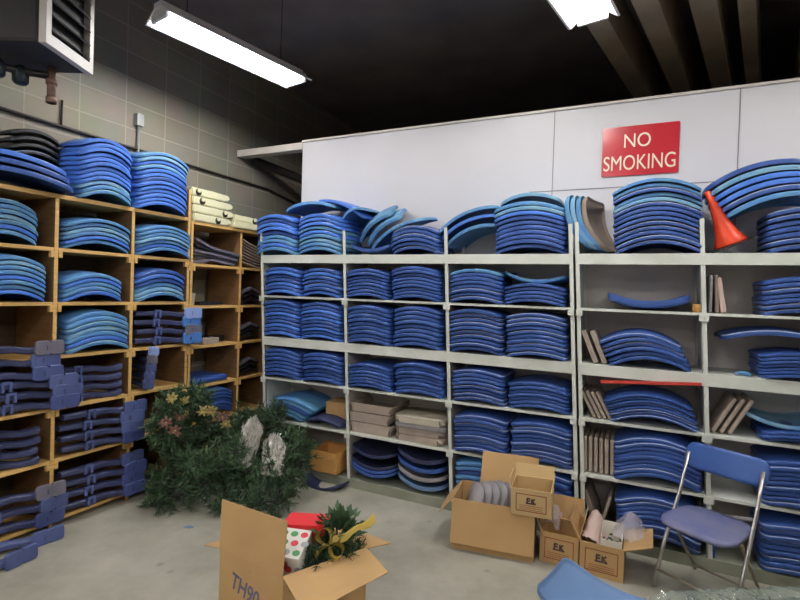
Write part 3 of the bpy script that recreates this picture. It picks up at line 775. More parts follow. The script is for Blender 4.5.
# brown boards
def board(label, group, c, size, tilt, m='tan', name='padded_board', cat='board', bev=.006, yaw=0):
    bm = bxm((-size[0]/2, 0, 0), (size[0]/2, size[1], size[2]), bev=min(bev, size[0]*.4))
    return tag(obj(name, bm, m, smooth=False, loc=c, rot=(0, R(tilt), R(yaw))), label, cat, group)
for k in range(2): board(['left', 'right'][k]+' tan folder leaning at left of second row, right-hand shelving', 'tan folders second row', (3.09+.055*k+.02, .03, 1.178), (.032, .28, .225), -23, 'tan')
for k in range(4): board(['leftmost', 'second', 'third', 'rightmost'][k]+' of four tan folders leaning in third row under red bar', 'tan folders third row', (3.085+.032*k+.03, .03, .818), (.02, .28, .19), -28, 'tan')
for k in range(6): board(['leftmost', 'second', 'third', 'fourth', 'fifth', 'rightmost'][k]+' of six grey pads standing upright in fourth row', 'grey pads fourth row', (3.068+.033*k, .03, .455), (.024, .28, .232), -2, 'tan', bev=.01)
board('left dark board leaning in the bottom row, right-hand shelving', 'boards bottom row', (3.16, .03, .077), (.035, .3, .27), -20, 'brownpad')
board('pale board beside the left bay bottom row shells leaning right', 'boards bottom row', (3.17, .03, .08), (.02, .28, .24), 14, 'tan')
for k in range(3): board(['leftmost', 'middle', 'rightmost'][k]+' of three tan pads leaning right, third row', 'tan pads leaning right', (3.776+.042*k, .03, .822), (.024, .28, .24), 27, 'tan', bev=.01)
board('lavender board upright at left of upper row, rightmost bay', 'boards upper row', (3.738, .03, 1.538), (.018, .28, .225), 0, 'greypad')
board('second board upright at left of upper row, rightmost bay', 'boards upper row', (3.775, .03, 1.538), (.02, .28, .225), -3, 'brownpad')
board('pinkish board leaning beside upright boards, rightmost bay', 'boards upper row', (3.808, .03, 1.538), (.03, .28, .215), -9, 'pinkpaper', bev=.01)
tag(obj('painted_bar', bxm((-.28, -.012, -.009), (.28, .0, .009)), 'redpaint', loc=(3.425, -.016, 1.088), rot=(0, R(-4.5), 0)), 'red painted bar wedged above the third row shells', 'bar')
bm = bmesh.new(); lathe(bm, [(.026, 0), (.026, .05), (.014, .05), (.014, .004)], 20); tag(obj('tape_roll', bm, 'spool', smooth=True, loc=(3.672, .05, 1.535)), 'amber tape roll beside the lone upturned shell', 'tape')
bm = bmesh.new(); tube(bm, [(3.88, .03, 1.185), (3.92, .05, 1.19), (3.945, .04, 1.18), (3.965, .09, 1.186)], [.008, .014, .012, .006], 8); tag(obj('plastic_scrap', bm, 'teal', smooth=True), 'small blue plastic scrap beside the stack, rightmost bay', 'scrap')
# blue bar under the chair in the bottom bay
bm = bmesh.new(); tube(bm, [(3.80, .06, .30), (3.9, .03, .335), (3.99, .02, .345)], .012, 8); tag(obj('bent_rod', bm, 'greypad', smooth=True), 'grey bent rod behind the folding chair, bottom row', 'rod')
bm = bmesh.new(); box(bm, (3.78, .02, .076), (3.815, .05, .26)); tag(obj('plastic_post', bm, 'dark'), 'small blue upright piece behind the folding chair seat', 'post')
# tan trays and pale pads, middle bay, fourth row
def tray(label, x0, x1, z, h, rz=0, m='tan'):
    t = thing('plastic_tray', label, 'tray', ((x0+x1)/2, .03, z), (0, 0, R(rz)), 'tan trays in the middle bay')
    w = x1-x0
    bm = bmesh.new(); prism(bm, [(-w/2+.02, 0), (w/2-.02, 0), (w/2, h), (w/2-.012, h), (w/2-.03, .012), (-w/2+.03, .012), (-w/2+.012, h), (-w/2, h)], 'y', 0, .34); obj('tray_body', bm, m, t)
    bm = bmesh.new(); box(bm, (-w/2+.012, 0, .0125), (w/2-.012, .012, h)); obj('front_lip', bm, m, t)
tray('bottom tan plastic tray in the middle bay, fourth row', 1.245, 1.63, .45, .085)
tray('middle tan plastic tray in the middle bay, fourth row', 1.225, 1.615, .54, .075)
tray('topmost tan plastic tray in the middle bay, fourth row', 1.24, 1.63, .622, .065)
for k in range(3):
    bm = bmesh.new(); prism(bm, rrect(.42, .34, .05), 'z', 0, .052); bmesh.ops.bevel(bm, geom=list(bm.edges), offset=.012, segments=2, affect='EDGES')
    tag(obj('seat_cushion', bm, ('tan' if k < 2 else 'cushion'), loc=(1.87-.006*k, .185, .45+.056*k+(.03 if k == 2 else 0)), rot=(0, 0, R(-3+3*k)), smooth=True),
        ['bottom', 'middle', 'topmost'][k]+' pale cushion of the pile beside the tan trays', 'cushion', 'pale cushions in the middle bay')
bm = bmesh.new(); prism(bm, rrect(.43, .35, .05), 'z', 0, .026); tag(obj('plastic_sheet', bm, 'greypad', loc=(1.87, .18, .564)), 'grey plastic sheet between the pale cushions in the middle bay', 'sheet')

# ------------------------------------------------------------------ cardboard boxes
def carton(label, cat, loc, rz, L, W, Hh, m='card', th=.006, flaps=(), mark=None, rot=None, inner=None):
    """open carton: local x along the front (front face at y=0 looking to -y)"""
    t = thing('cardboard_box', label, cat, loc, rot or (0, 0, R(rz)))
    bm = bmesh.new()
    box(bm, (0, 0, 0), (L, th, Hh)); box(bm, (0, W-th, 0), (L, W, Hh)); box(bm, (0, th, 0), (th, W-th, Hh)); box(bm, (L-th, th, 0), (L, W-th, Hh)); box(bm, (th, th, 0), (L-th, W-th, th))
    obj('box_body', bm, m, t)
    hinge = {'front': (Vector((0, 0, Hh)), Vector((L, 0, Hh)), Vector((0, -1, 0))), 'back': (Vector((0, W, Hh)), Vector((L, W, Hh)), Vector((0, 1, 0))),
             'left': (Vector((0, 0, Hh)), Vector((0, W, Hh)), Vector((-1, 0, 0))), 'right': (Vector((L, 0, Hh)), Vector((L, W, Hh)), Vector((1, 0, 0)))}
    for side, ln, ang, inset, *sh in flaps:   # angle: 0 = straight out, 90 = straight up, -90 = hanging down
        a, b, o_ = hinge[side]; dirv = o_*math.cos(R(ang))+Vector((0, 0, 1))*math.sin(R(ang))
        e = (b-a).normalized()*inset
        if sh: a = a+(b-a).normalized()*sh[0]
        bm = bmesh.new(); quadslab(bm, a, b, b+dirv*ln-e, a+dirv*ln+e, .005 if side in ('front', 'right') else -.005); obj('flap', bm, m, t)
    return t
def print_mark(parent, L, Hh, glyph, fr=.12):
    """framed print on the front face"""
    bm = bmesh.new(); x0, x1, z0, z1, w = L*.12, L*.88, Hh*.16, Hh*.84, .0055
    for lo, hi in (((x0, z0), (x1, z0+w)), ((x0, z1-w), (x1, z1)), ((x0, z0), (x0+w, z1)), ((x1-w, z0), (x1, z1))): box(bm, (lo[0], -.0015, lo[1]), (hi[0], -.0003, hi[1]))
    for k in range(3): box(bm, (x0+.02, -.0014, z0+.012+.012*k), (x1-.02, -.0003, z0+.015+.012*k))
    obj('printed_frame', bm, 'cardprint', parent)
    bm = bmesh.new(); cx, cz, s = L*.5, Hh*.58, Hh*.125
    def bar(p, q, w=.0048):
        p = Vector((p[0], 0, p[1])); q = Vector((q[0], 0, q[1])); dd = (q-p).normalized(); nn = Vector((dd.z, 0, -dd.x))*w
        A = [bm.verts.new(v+Vector((0, -.002, 0))) for v in (p-nn, q-nn, q+nn, p+nn)]; B = [bm.verts.new(v+Vector((0, -.0003, 0))) for v in (p-nn, q-nn, q+nn, p+nn)]
        bm.faces.new(A); bm.faces.new(B[::-1])
        for k in range(4): bm.faces.new((A[k], B[k], B[(k+1) % 4], A[(k+1) % 4]))
    P = lambda u, v: (cx+u*s, cz+v*s)
    for p, q in (((-1.2, .8), (-.2, .8)), ((-1.1, .8), (-1.1, -.6)), ((-1.1, .1), (-.25, .1)), ((-1.5, -.7), (1.4, -.7)), ((.25, .8), (.25, -.5)), ((.3, .1), (1.1, .85)), ((.4, .15), (1.3, -.9))): bar(P(*p), P(*q))
    obj('printed_mark', bm, 'inkblack', parent)

# small carton and cut carton on the shelves
t = carton('small plain cardboard box on the left bay shelf beside fanned shells', 'box', (.965, .10, .475), 8, .21, .2, .165, 'card', flaps=())
bm = bmesh.new(); box(bm, (.0, .0, .1655), (.21, .2, .17)); obj('lid', bm, 'card', t)
t = carton('orange cardboard box tilted on a shell at the floor, left bay', 'box', (.905, -.04, .092), 0, .27, .28, .17, 'cardedge')

# tipped carton with grey pads
B = carton('large open cardboard box full of grey pads in front of shelving', 'box', (2.335, -.50, 0), 8, .505, .34, .312, 'card',
           flaps=(('front', .265, -82, .0), ('back', .21, 66, .0, .125), ('left', .14, -50, .02), ('right', .16, -70, .02)))
for k in range(7):
    bm = bmesh.new(); prism(bm, rrect(.22, .30, .08), 'y', 0, .02); bmesh.ops.bevel(bm, geom=list(bm.edges), offset=.006, segments=2, affect='EDGES')
    tag(obj('grey_pad', bm, 'greypad', smooth=True, loc=(2.405+.048*k, -.30+.010*k, .205+.01*(3-abs(k-3))), rot=(R(-16), 0, R(-52))),
        f"{['leftmost', 'second', 'third', 'fourth', 'fifth', 'sixth', 'rightmost'][k]} grey pad standing in the large open cardboard box", 'pad', 'grey pads in the cardboard box')
t = carton('small printed cardboard box perched tilted on the large box', 'box', (2.70, -.475, .288), 4, .235, .2, .16, 'card2', flaps=(('back', .075, 70, 0), ('left', .05, 80, .02), ('right', .05, 85, .02)), rot=(R(4), R(-1), R(5)))
print_mark(t, .235, .16, 'a')
t = carton('middle printed cardboard box on the floor with upright flaps', 'box', (2.862, -.385, 0), 0, .222, .24, .185, 'card', flaps=(('back', .14, 80, .0), ('right', .12, 78, .02), ('left', .12, 88, .02)))
print_mark(t, .222, .185, 'b')
t = carton('printed cardboard box with plastic bag and pink paper beside folding chair', 'box', (3.092, -.402, 0), -1, .235, .30, .188, 'card', flaps=(('right', .15, 18, .02), ('left', .12, 60, .02)))
print_mark(t, .235, .188, 'c')
# lining and contents of that box
tag(obj('white_tray', carton('x', 'x', (0, 0, 0), 0, .1, .1, .1) and bxm((0, 0, 0), (.006, .22, .12)), 'whitepaper'), 'x', 'x') if 0 else None
lt = thing('white_carton', 'white lined tray of metal hardware inside the bagged box', 'tray', (3.20, -.37, .10), (0, 0, R(0)))
bm = bmesh.new(); box(bm, (0, 0, 0), (.115, .004, .11)); box(bm, (0, .2, 0), (.115, .204, .14)); box(bm, (.111, .004, 0), (.115, .2, .125)); box(bm, (0, .004, 0), (.004, .2, .125)); box(bm, (.004, .004, 0), (.111, .2, .004)); obj('tray_body', bm, 'whitepaper', lt)
bm = bmesh.new()
for k in range(60):
    p = Vector((random.uniform(.015, .1), random.uniform(.015, .19), random.uniform(.01, .075))); q = p+Vector((random.uniform(-.015, .015), random.uniform(-.015, .015), random.uniform(-.01, .01)))
    tube(bm, [p, q], .005, 5)
tag(obj('metal_fasteners', bm, 'hardware', loc=(3.20, -.37, .1)), 'heap of small grey metal fasteners in the white lined tray', 'fasteners', kind='stuff')

def crumple(bm, P, n, m, amp, seed):
    """P(u,v) -> point; grid with crumple noise"""
    rnd = random.Random(seed); V = [[None]*(m+1) for _ in range(n+1)]
    for i in range(n+1):
        for j in range(m+1):
            V[i][j] = bm.verts.new(Vector(P(i/n, j/m))+Vector([rnd.uniform(-amp, amp) for _ in range(3)]))
    for i in range(n):
        for j in range(m): bm.faces.new((V[i][j], V[i+1][j], V[i+1][j+1], V[i][j+1]))
    return bm
bm = crumple(bmesh.new(), lambda u, v: (3.27+.18*u, -.30+.24*v, .19+.12*math.sin(u*math.pi)*math.sin(min(1, v*1.2)*math.pi*.8)+.02*(1-u)), 12, 10, .009, 3)
tag(obj('plastic_bag', bm, 'bag', smooth=True), 'crumpled clear plastic bag spilling over the right box', 'plastic bag')
bm = crumple(bmesh.new(), lambda u, v: (3.098+.12*u+.015*v, -.39+.27*v, .195+.075*math.sin(min(1, .15+u*.9)*math.pi)*(.3+.9*v)-.05*u*u), 8, 10, .007, 5)
tag(obj('paper_liner', bm, 'pinkpaper', smooth=True), 'pink crumpled paper at the left of the bagged box', 'paper')
bm = crumple(bmesh.new(), lambda u, v: (2.868+.09*u, -.37+.2*v, .20+.05*math.sin(u*math.pi)+.02*v), 6, 6, .012, 9)
tag(obj('plastic_liner', bm, 'bag', smooth=True), 'crumpled clear plastic in the middle printed box', 'plastic')

# ------------------------------------------------------------------ folding chair
def tubes(name, pts, r, m, parent): 
    bm = bmesh.new(); tube(bm, pts, r, 10); return obj(name, bm, m, parent, smooth=True)
def panel_curved(name, w, h, th, bow, T, m, parent, taper=0, r=.05, roll=0):
    bm = bmesh.new(); nu, nv = 16, 8
    F = [[None]*(nv+1) for _ in range(nu+1)]; G = [[None]*(nv+1) for _ in range(nu+1)]
    for i in range(nu+1):
        for j in range(nv+1):
            u = i/nu*2-1; v = j/nv*2-1; x, y = u*w/2, v*h/2; ax, ay = w/2-r, h/2-r
            if abs(x) > ax and abs(y) > ay:
                dx, dy = abs(x)-ax, abs(y)-ay; l = math.hypot(dx, dy); k = max(dx, dy)/l if l > 1e-6 else 1
                x = math.copysign(ax+dx*k, x); y = math.copysign(ay+dy*k, y)
            x *= 1+taper*v
            z = bow*(u*u)+roll*(v*v)
            F[i][j] = bm.verts.new(T @ Vector((x, y, z+th/2))); G[i][j] = bm.verts.new(T @ Vector((x, y, z-th/2)))
    for i in range(nu):
        for j in range(nv): bm.faces.new((F[i][j], F[i+1][j], F[i+1][j+1], F[i][j+1])); bm.faces.new((G[i][j], G[i][j+1], G[i+1][j+1], G[i+1][j]))
        bm.faces.new((G[i][0], G[i+1][0], F[i+1][0], F[i][0])); bm.faces.new((F[i][nv], F[i+1][nv], G[i+1][nv], G[i][nv]))
    for j in range(nv): bm.faces.new((F[0][j], F[0][j+1], G[0][j+1], G[0][j])); bm.faces.new((G[nu][j], G[nu][j+1], F[nu][j+1], F[nu][j]))
    return obj(name, bm, m, parent, smooth=True)
ch = thing('folding_chair', 'blue folding chair with metal tube legs in front of right-hand shelving', 'chair', (3.745, -.30, 0), (0, 0, R(-31)))
ch.scale = (.9, .9, .9)
for s in (-1, 1):
    tubes('front_leg', [(s*.225, -.20, 0), (s*.222, -.10, .25), (s*.215, .06, .56), (s*.21, .135, .80)], .0115, 'chrome', ch)
    tubes('rear_leg', [(s*.195, -.08, .43), (s*.195, .02, .30), (s*.195, .25, 0.0)], .010, 'dulltube', ch)
tubes('rear_brace', [(-.195, .22, .04), (.195, .22, .04)], .008, 'dulltube', ch)
tubes('front_brace', [(-.222, -.165, .10), (.222, -.165, .10)], .008, 'dulltube', ch)
panel_curved('backrest', .47, .165, .016, -.034, Matrix.Translation((0, .125, .79)) @ Matrix.Rotation(R(74), 4, 'X'), 'chairblue', ch, r=.06)
panel_curved('seat', .41, .40, .022, .0, Matrix.Translation((0, -.04, .447)) @ Matrix.Rotation(R(3), 4, 'X'), 'dustyseat', ch, taper=-.06, r=.11, roll=-.006)

# wrapped bundle at lower right with a loose light blue shell on it
wt = thing('wrapped_bundle', 'bundle under clear bubble wrap at the lower right corner', 'bundle', (0, 0, 0))
Pq = [(3.12, -1.42), (3.66, -1.06), (4.35, -.70), (4.75, -1.35), (3.62, -2.0)]
bm = bmesh.new(); prism(bm, [(x, y) for x, y in Pq][::-1], 'z', 0, .362); obj('crate', bm, 'grnbox', wt)
bm = bmesh.new(); prism(bm, [(3.47, -1.30), (4.36, -.72), (4.75, -1.35), (3.75, -1.95)][::-1], 'z', .363, .42); obj('upper_board', bm, 'grnbox', wt)
def wrapP(u, v):
    a = Vector((3.40, -1.29, 0)).lerp(Vector((4.37, -.69, 0)), u); b = Vector((3.70, -2.02, 0)).lerp(Vector((4.78, -1.36, 0)), u)
    p = a.lerp(b, v); return (p.x, p.y, (.446+.009*math.sin(u*57)*math.sin(v*31)) - .035*max(0, 1-u*9))
bm = crumple(bmesh.new(), wrapP, 110, 56, .0085, 21)
ob = obj('bubble_wrap', bm, 'wrap', wt, smooth=True)
sh = shell('lightblue', .021, Matrix.Translation((3.285, -1.455, .485)) @ Matrix.Rotation(R(-13), 4, 'Z') @ Matrix.Rotation(R(5), 4, 'Y') @ Matrix.Rotation(math.pi, 4, 'X') @ Matrix.Diagonal((1.05, .85, 1.1, 1)),
           'light blue seat shell lying on bubble wrap at the bottom edge', 'shells in the foreground')

# ------------------------------------------------------------------ christmas greenery
def garland(name, label, cat, path, rad, n, m='needle', ln=.055, group=None, parent=None, wid=.0045):
    rnd = random.Random(len(label)*7+n); bm = bmesh.new()
    P = [Vector(p) for p in path]; seg = [(P[i+1]-P[i]).length for i in range(len(P)-1)]; tot = sum(seg)
    sprigs = max(10, int(n/26))
    for s in range(sprigs):
        d_ = rnd.uniform(0, tot); i = 0
        while i < len(seg)-1 and d_ > seg[i]: d_ -= seg[i]; i += 1
        c = P[i].lerp(P[i+1], min(1, d_/max(seg[i], 1e-6))); tan = (P[i+1]-P[i]).normalized()
        o_ = Vector((rnd.gauss(0, 1), rnd.gauss(0, 1), rnd.gauss(0, 1))).normalized()
        o_ = (o_-tan*o_.dot(tan)*.6).normalized(); L = rad*rnd.uniform(.6, 1.25)
        for k in range(26):
            f = rnd.uniform(.15, 1); b0 = c+o_*L*f
            nd = (o_*.7+Vector((rnd.gauss(0, 1), rnd.gauss(0, 1), rnd.gauss(0, 1)))*.55).normalized(); l = ln*rnd.uniform(.6, 1.1)
            sd = nd.cross(Vector((rnd.gauss(0, 1), rnd.gauss(0, 1), rnd.gauss(0, 1)))).normalized()*wid
            q = [b0-sd, b0+sd, b0+nd*l+sd*.3, b0+nd*l-sd*.3]
            for v in q: v.z = max(v.z, .004)
            bm.faces.new([bm.verts.new(v) for v in q])
    t = thing(name, label, cat, (0, 0, 0), group=group) if parent is None else parent
    obj('foliage', bm, m, t)
    bm = bmesh.new(); tube(bm, path, .008, 6); obj('stem', bm, 'hole', t, smooth=True)
    return t
def loop(c, rx, ry, tz, n=14, a0=0, a1=360, wob=.05, seed=1):
    rnd = random.Random(seed); out = []
    for k in range(n+1):
        a = R(a0+(a1-a0)*k/n); out.append((c[0]+rx*math.cos(a)+rnd.uniform(-wob, wob), c[1]+ry*math.sin(a)+rnd.uniform(-wob, wob), max(.05, c[2]+tz*math.sin(a*1.0+.6)+rnd.uniform(-wob, wob)*.6)))
    return out
gg = 'evergreen garlands in the heap'
garland('evergreen_garland', 'evergreen garland at the left foot of the green heap', 'garland', loop((.36, -.80, .17), .24, .20, .06, seed=2), .13, 5200, group=gg)
garland('evergreen_garland', 'evergreen garland in the middle left of the heap below the wreath', 'garland', loop((.44, -.66, .34), .26, .22, .08, seed=3), .13, 5200, 'needle2', group=gg)
garland('evergreen_garland', 'evergreen garland at the front foot of the heap behind the big box', 'garland', loop((.90, -.66, .13), .26, .18, .05, seed=4), .12, 4600, group=gg)
garland('evergreen_garland', 'evergreen garland in the centre of the green heap', 'garland', loop((.72, -.45, .30), .28, .22, .08, seed=5), .13, 5600, 'needle2', group=gg)
garland('evergreen_garland', 'evergreen garland rising at the back of the heap against the white post', 'garland', loop((.50, -.28, .46), .24, .14, .07, seed=6), .12, 4400, group=gg)
garland('evergreen_garland', 'evergreen garland at the right end of the heap beside orange box', 'garland', loop((.88, -.30, .24), .16, .14, .10, seed=7), .12, 4400, group=gg)
w = thing('wreath', 'green wreath with gold and rose poinsettias atop the heap', 'wreath', (0, 0, 0))
garland('wreath', 'w', 'wreath', [(.30+.05*math.sin(a), -.80+.20*math.cos(a), .62+.15*math.sin(a)) for a in [k*math.pi*2/16 for k in range(17)]], .115, 5600, 'needle2', parent=w)
def flower(parent, c, nrm, r, m, name='poinsettia'):
    rnd = random.Random(int(abs(c[0]*1000+c[1]*777+c[2]*333)))
    bm = bmesh.new(); n = Vector(nrm).normalized(); a = n.cross(Vector((0, 0, 1))).normalized(); b = n.cross(a)
    for ring, (k, rr, lift) in enumerate(((7, r, .1), (6, r*.78, .45), (5, r*.5, .9))):
        for i in range(k):
            an = i*2*math.pi/k+ring*.5+rnd.uniform(-.25, .25); d1 = a*math.cos(an)+b*math.sin(an); d2 = -a*math.sin(an)+b*math.cos(an)
            q = rr*rnd.uniform(.75, 1.15); w_ = q*rnd.uniform(.28, .38); l1 = lift*rnd.uniform(.6, 1.3); c0 = Vector(c)+n*.004*ring
            rows = [(0, .1, 0), (.35, 1, .25), (.7, .9, .55), (1, .12, .5*l1+.1)]
            V = [(bm.verts.new(c0+d1*q*t+d2*w_*f*.6+n*q*l1*h+n*.006*f), bm.verts.new(c0+d1*q*t-d2*w_*f*.6+n*q*l1*h+n*.006*f)) for t, f, h in rows]
            for p0, p1 in zip(V[:-1], V[1:]): bm.faces.new((p0[0], p0[1], p1[1], p1[0]))
    bmesh.ops.solidify(bm, geom=list(bm.faces), thickness=.002)
    o = obj(name, bm, m, parent)
    bm = bmesh.new(); bmesh.ops.create_icosphere(bm, subdivisions=2, radius=r*.14, matrix=Matrix.Translation(Vector(c)+n*r*.2)); obj('flower_centre', bm, 'gold', o)
    return o
for c, m in (((.40, -1.0, .80), 'goldpetal'), ((.40, -.90, .76), 'goldpetal'), ((.46, -.77, .665), 'goldpetal'), ((.46, -.69, .65), 'goldpetal'), ((.42, -.95, .655), 'rose'),
             ((.42, -1.06, .645), 'rose'), ((.50, -.62, .60), 'rose'), ((.44, -1.0, .575), 'rose'), ((.52, -.60, .545), 'goldpetal')):
    fo = flower(w, c, (.8, -.6, .25), .048, m); fo['label'] = 'gold flower' if m == 'goldpetal' else 'rose pink flower'
def tinsel(label, x0, x1, y, z0, z1, seed, slant=0):
    rnd = random.Random(seed); bm = bmesh.new()
    for k in range(320):
        u = rnd.uniform(0, 1); x = x0+(x1-x0)*u; top = z1-abs(u-.5)*.16+rnd.uniform(-.03, .02); yy = y+rnd.uniform(-.04, .03)
        pts = []; n = 6
        for i in range(n+1):
            f = i/n; pts.append(Vector((x+slant*f+rnd.uniform(-.012, .012)+(x0+x1-2*x)*.1*f, yy-.05*f+rnd.uniform(-.014, .014), top+(z0-top)*f)))
        w_ = .005
        for p, q in zip(pts[:-1], pts[1:]):
            tw = Vector((rnd.uniform(-1, 1), rnd.uniform(-1, 1), rnd.uniform(-.5, .5))).normalized()*w_*rnd.uniform(.4, 1)
            bm.faces.new([bm.verts.new(v) for v in (p-tw, p+tw, q+tw, q-tw)])
    o = obj('tinsel_bundle', bm, 'silver'); tag(o, label, 'tinsel', 'silver tinsel bundles')
tinsel('larger silver tinsel bundle draped on the green heap', .68, .84, -.56, .27, .62, 4, -.04)
tinsel('smaller silver tinsel bundle behind the larger one', .83, 1.0, -.50, .22, .50, 6, .03)
bm = crumple(bmesh.new(), lambda u, v: (.94+.07*u+.03*math.sin(v*9), -.40+.03*math.cos(u*7+v*4), .01+.15*v+.02*math.sin(u*6)), 6, 8, .012, 13)
bmesh.ops.solidify(bm, geom=list(bm.faces), thickness=.003)
tag(obj('ribbon_bow', bm, 'maroon', smooth=True), 'dark red ribbon on the floor at the foot of the heap', 'ribbon')
bm = bmesh.new(); prism(bm, [(0, 0), (.05, .01), (.06, .035), (.02, .04)], 'z', .0005, .004)
tag(obj('paper_scrap', bm, 'lightblue', loc=(.69, -1.13, 0)), 'small pale blue scrap on the bare floor at left', 'scrap')

# ------------------------------------------------------------------ big foreground carton
bx = thing('cardboard_box', 'big open cardboard box of christmas decorations in the foreground', 'box', (0, 0, 0))
hR = .40
C1 = Vector((2.062, -1.822, 0)); C2 = Vector((2.25, -1.446, 0)); C0 = Vector((1.663, -1.776, 0)); C3 = Vector((1.85, -1.40, 0))
up = Vector((0, 0, hR)); th = .006
bm = bmesh.new(); cs = [C0, C1, C2, C3]
for i in range(4): quadslab(bm, cs[i], cs[(i+1) % 4], cs[(i+1) % 4]+up, cs[i]+up, -th)
quadslab(bm, C0+Vector((0, 0, .002)), C1+Vector((0, 0, .002)), C2+Vector((0, 0, .002)), C3+Vector((0, 0, .002)), th)
obj('box_body', bm, 'card', bx)
def flap(a, b, c, dd): 
    bm = bmesh.new(); quadslab(bm, a, b, c, dd, .004); obj('flap', bm, 'card', bx)
Z = lambda v, z: Vector((v.x, v.y, z))
flap(C0+up, C1+up, Vector((2.062, -1.80, .625)), Vector((1.630, -1.735, .605)))
flap(C1+up, C2+up, Vector((2.40, -1.52, .365)), Vector((2.235, -1.90, .335)))
flap(C3+up, C0+up, C0+up+Vector((-.13, .03, -.03)), C3+up+Vector((-.14, .02, -.02)))
flap(C2+up, C3+up, C3+up+Vector((.02, .16, -.02)), C2+up+Vector((.05, .15, -.03)))
# hand lettering on the side facing the viewer
e1 = (C1-C0).normalized(); nrm = Vector((e1.y, -e1.x, 0)); zc = Vector((0, 0, 1))
T = Matrix.Translation(C0+(C1-C0)*.43+Vector((0, 0, .262))+nrm*.001) @ Matrix(((e1.x, 0, nrm.x, 0), (e1.y, 0, nrm.y, 0), (0, 1, 0, 0), (0, 0, 0, 1))) @ Matrix.Rotation(R(-13), 4, 'Z')
text_mesh('handwriting', 'TH90', .105, 'inkblue', bx, T, .0006, .0015, .75)

# contents
gb = thing('gift_box', 'polka dot gift box inside the big cardboard box', 'gift box', (1.945, -1.66, .335), (R(14), R(2), R(18)))
obj('box_body', bxm((-.09, -.09, 0), (.10, .09, .135), bev=.003), 'giftwhite', gb)
k = 0
for px_ in range(4):
    for py_ in range(3):
        k += 1; mm = ('dotgreen', 'dotred', 'dotgrey', 'dotgreen')[(px_+py_*3) % 4]
        x, y = -.065+.047*px_+(.02 if py_ % 2 else 0), -.058+.056*py_
        bm = bmesh.new(); prism(bm, [(x+.017*math.cos(a), y+.017*math.sin(a)) for a in [q*math.pi/8 for q in range(16)]], 'z', .1352, .1362); obj('dot', bm, mm, gb)
        bm = bmesh.new(); prism(bm, [(x+.017*math.cos(a), .028+.048*(py_ % 2)+.04*0+.017*math.sin(a)) for a in [q*math.pi/8 for q in range(16)]], 'y', -.0912, -.0902) if py_ < 2 else None
        if py_ < 2: obj('dot', bm, mm, gb)
        else: bm.free()
lid = thing('box_lid', 'red gift box lid propped behind the polka dot gift box', 'lid', (1.965, -1.52, .452), (R(5), R(-4), R(14)))
bm = bmesh.new(); prism(bm, rrect(.21, .11, .02), 'z', .046, .05); obj('lid_top', bm, 'giftred', lid)
bm = bmesh.new(); P = rrect(.21, .11, .02); Q = rrect(.204, .104, .018); n = len(P)
for i in range(n):
    k = (i+1) % n; V = [bm.verts.new((*p, z)) for p, z in ((P[i], 0), (P[k], 0), (P[k], .046), (P[i], .046), (Q[i], 0), (Q[k], 0), (Q[k], .046), (Q[i], .046))]
    bm.faces.new(V[:4]); bm.faces.new(V[4:][::-1]); bm.faces.new((V[0], V[4], V[5], V[1]))
bmesh.ops.remove_doubles(bm, verts=bm.verts, dist=1e-5); obj('lid_rim', bm, 'giftred', lid)
# greenery with gold ribbon
def leafy(label, c, r, n, seed):
    rnd = random.Random(seed); t = thing('leaf_spray', label, 'greenery', (0, 0, 0)); bm = bmesh.new()
    for k in range(n):
        dv = Vector((rnd.gauss(0, 1), rnd.gauss(0, 1), abs(rnd.gauss(0, 1))*.9)).normalized(); b0 = Vector(c)+dv*r*rnd.uniform(.2, 1); s = dv.cross(Vector((rnd.gauss(0, 1), rnd.gauss(0, 1), 1))).normalized(); l = .05*rnd.uniform(.7, 1.3)
        V = [bm.verts.new(p) for p in (b0, b0+dv*l*.5+s*.014, b0+dv*l, b0+dv*l*.5-s*.014)]; bm.faces.new(V)
    obj('leaves', bm, 'needle2', t)
    bm = bmesh.new()
    for k in range(8):
        dv = Vector((rnd.gauss(0, 1), rnd.gauss(0, 1), abs(rnd.gauss(0, 1)))).normalized(); tube(bm, [Vector(c)-Vector((0, 0, .06)), Vector(c)+dv*r*.8], .003, 5)
    obj('twigs', bm, 'hole', t); return t
leafy('leafy green spray sticking up from the big cardboard box', (2.115, -1.485, .455), .10, 260, 3)
garland('evergreen_garland', 'evergreen sprig at the right inside the big cardboard box', 'garland', [(2.07, -1.66, .36), (2.11, -1.58, .39), (2.17, -1.50, .38), (2.2, -1.45, .36)], .075, 3600, 'needle', ln=.04, group='greenery in the box', wid=.003)
garland('evergreen_garland', 'evergreen sprig at the near corner of the big cardboard box', 'garland', [(1.80, -1.70, .33), (1.93, -1.70, .35), (2.02, -1.72, .36)], .07, 2000, 'needle', ln=.04, group='greenery in the box', wid=.003)
rb = thing('ribbon', 'gold ribbon bow on the greenery in the big box', 'ribbon', (0, 0, 0))
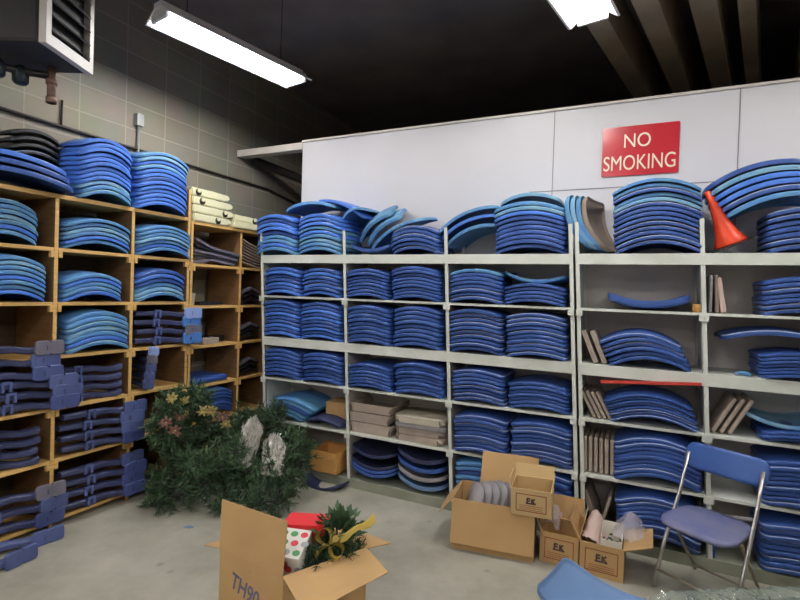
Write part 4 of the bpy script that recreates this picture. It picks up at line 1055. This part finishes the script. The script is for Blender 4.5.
def ribbon(pts, wv, name):
    bm = bmesh.new(); prev = None
    for p, w_ in pts:
        p = Vector(p); cur = (bm.verts.new(p-w_), bm.verts.new(p), bm.verts.new(p+w_))
        if prev: bm.faces.new((prev[0], prev[1], cur[1], cur[0])); bm.faces.new((prev[1], prev[2], cur[2], cur[1]))
        prev = cur
    bmesh.ops.solidify(bm, geom=list(bm.faces), thickness=.002); return obj(name, bm, 'gold', rb, smooth=True)
b0 = Vector((2.14, -1.60, .455)); vd = (CAM-b0).normalized()
def loopr(dv, L, wd):
    dv = Vector(dv).normalized(); nn = vd.cross(dv).normalized(); wv = (dv.cross(nn)*.8+nn*.5).normalized()*wd
    return [(b0+dv*L*(1-math.cos(a))/2+nn*L*.36*math.sin(a)*(1.1-.4*math.cos(a))+vd*.01, wv*(.45+.55*math.sin(a/2))) for a in [k*2*math.pi/18 for k in range(19)]]
ribbon(loopr((-.5, .1, .55), .075, .020), 0, 'bow_loop'); ribbon(loopr((-.2, -.3, -.7), .085, .022), 0, 'bow_loop'); ribbon(loopr((.6, .1, -.35), .07, .02), 0, 'bow_loop')
ribbon([(b0+Vector((.020*k, .016*k, .013*k+.007*math.sin(k*1.7))), Vector((-.35, .1, .9)).normalized()*(.016+.004*math.sin(k))) for k in range(9)], 0, 'tail')
pf = thing('flower_pick', 'crimson flowers at the near inside corner of the big box', 'flowers', (0, 0, 0))
for c in ((1.98, -1.735, .40), (2.01, -1.74, .42), (2.03, -1.71, .405), (1.95, -1.72, .385), (2.0, -1.70, .425)): flower(pf, c, (.3, -.7, .6), .035, 'crimson', 'blossom')
bm = bmesh.new(); tube(bm, [(1.98, -1.70, .3), (2.0, -1.72, .40)], .004, 6); obj('stem', bm, 'hole', pf)

# ------------------------------------------------------------------ world and view
wd = bpy.data.worlds.new('world'); SC.world = wd; wd.use_nodes = True
wd.node_tree.nodes['Background'].inputs[0].default_value = (.5, .5, .52, 1); wd.node_tree.nodes['Background'].inputs[1].default_value = .02
SC.view_settings.view_transform = 'Standard'; SC.view_settings.look = 'None'; SC.view_settings.gamma = 1; SC.view_settings.use_curve_mapping = False
SC.view_settings.exposure = 0.45
SC.cycles.max_bounces = 6; SC.cycles.diffuse_bounces = 4; SC.cycles.use_denoising = True; SC.cycles.sample_clamp_indirect = 4
print('shells', N_SHELL[0], 'bulk', len(BULK))
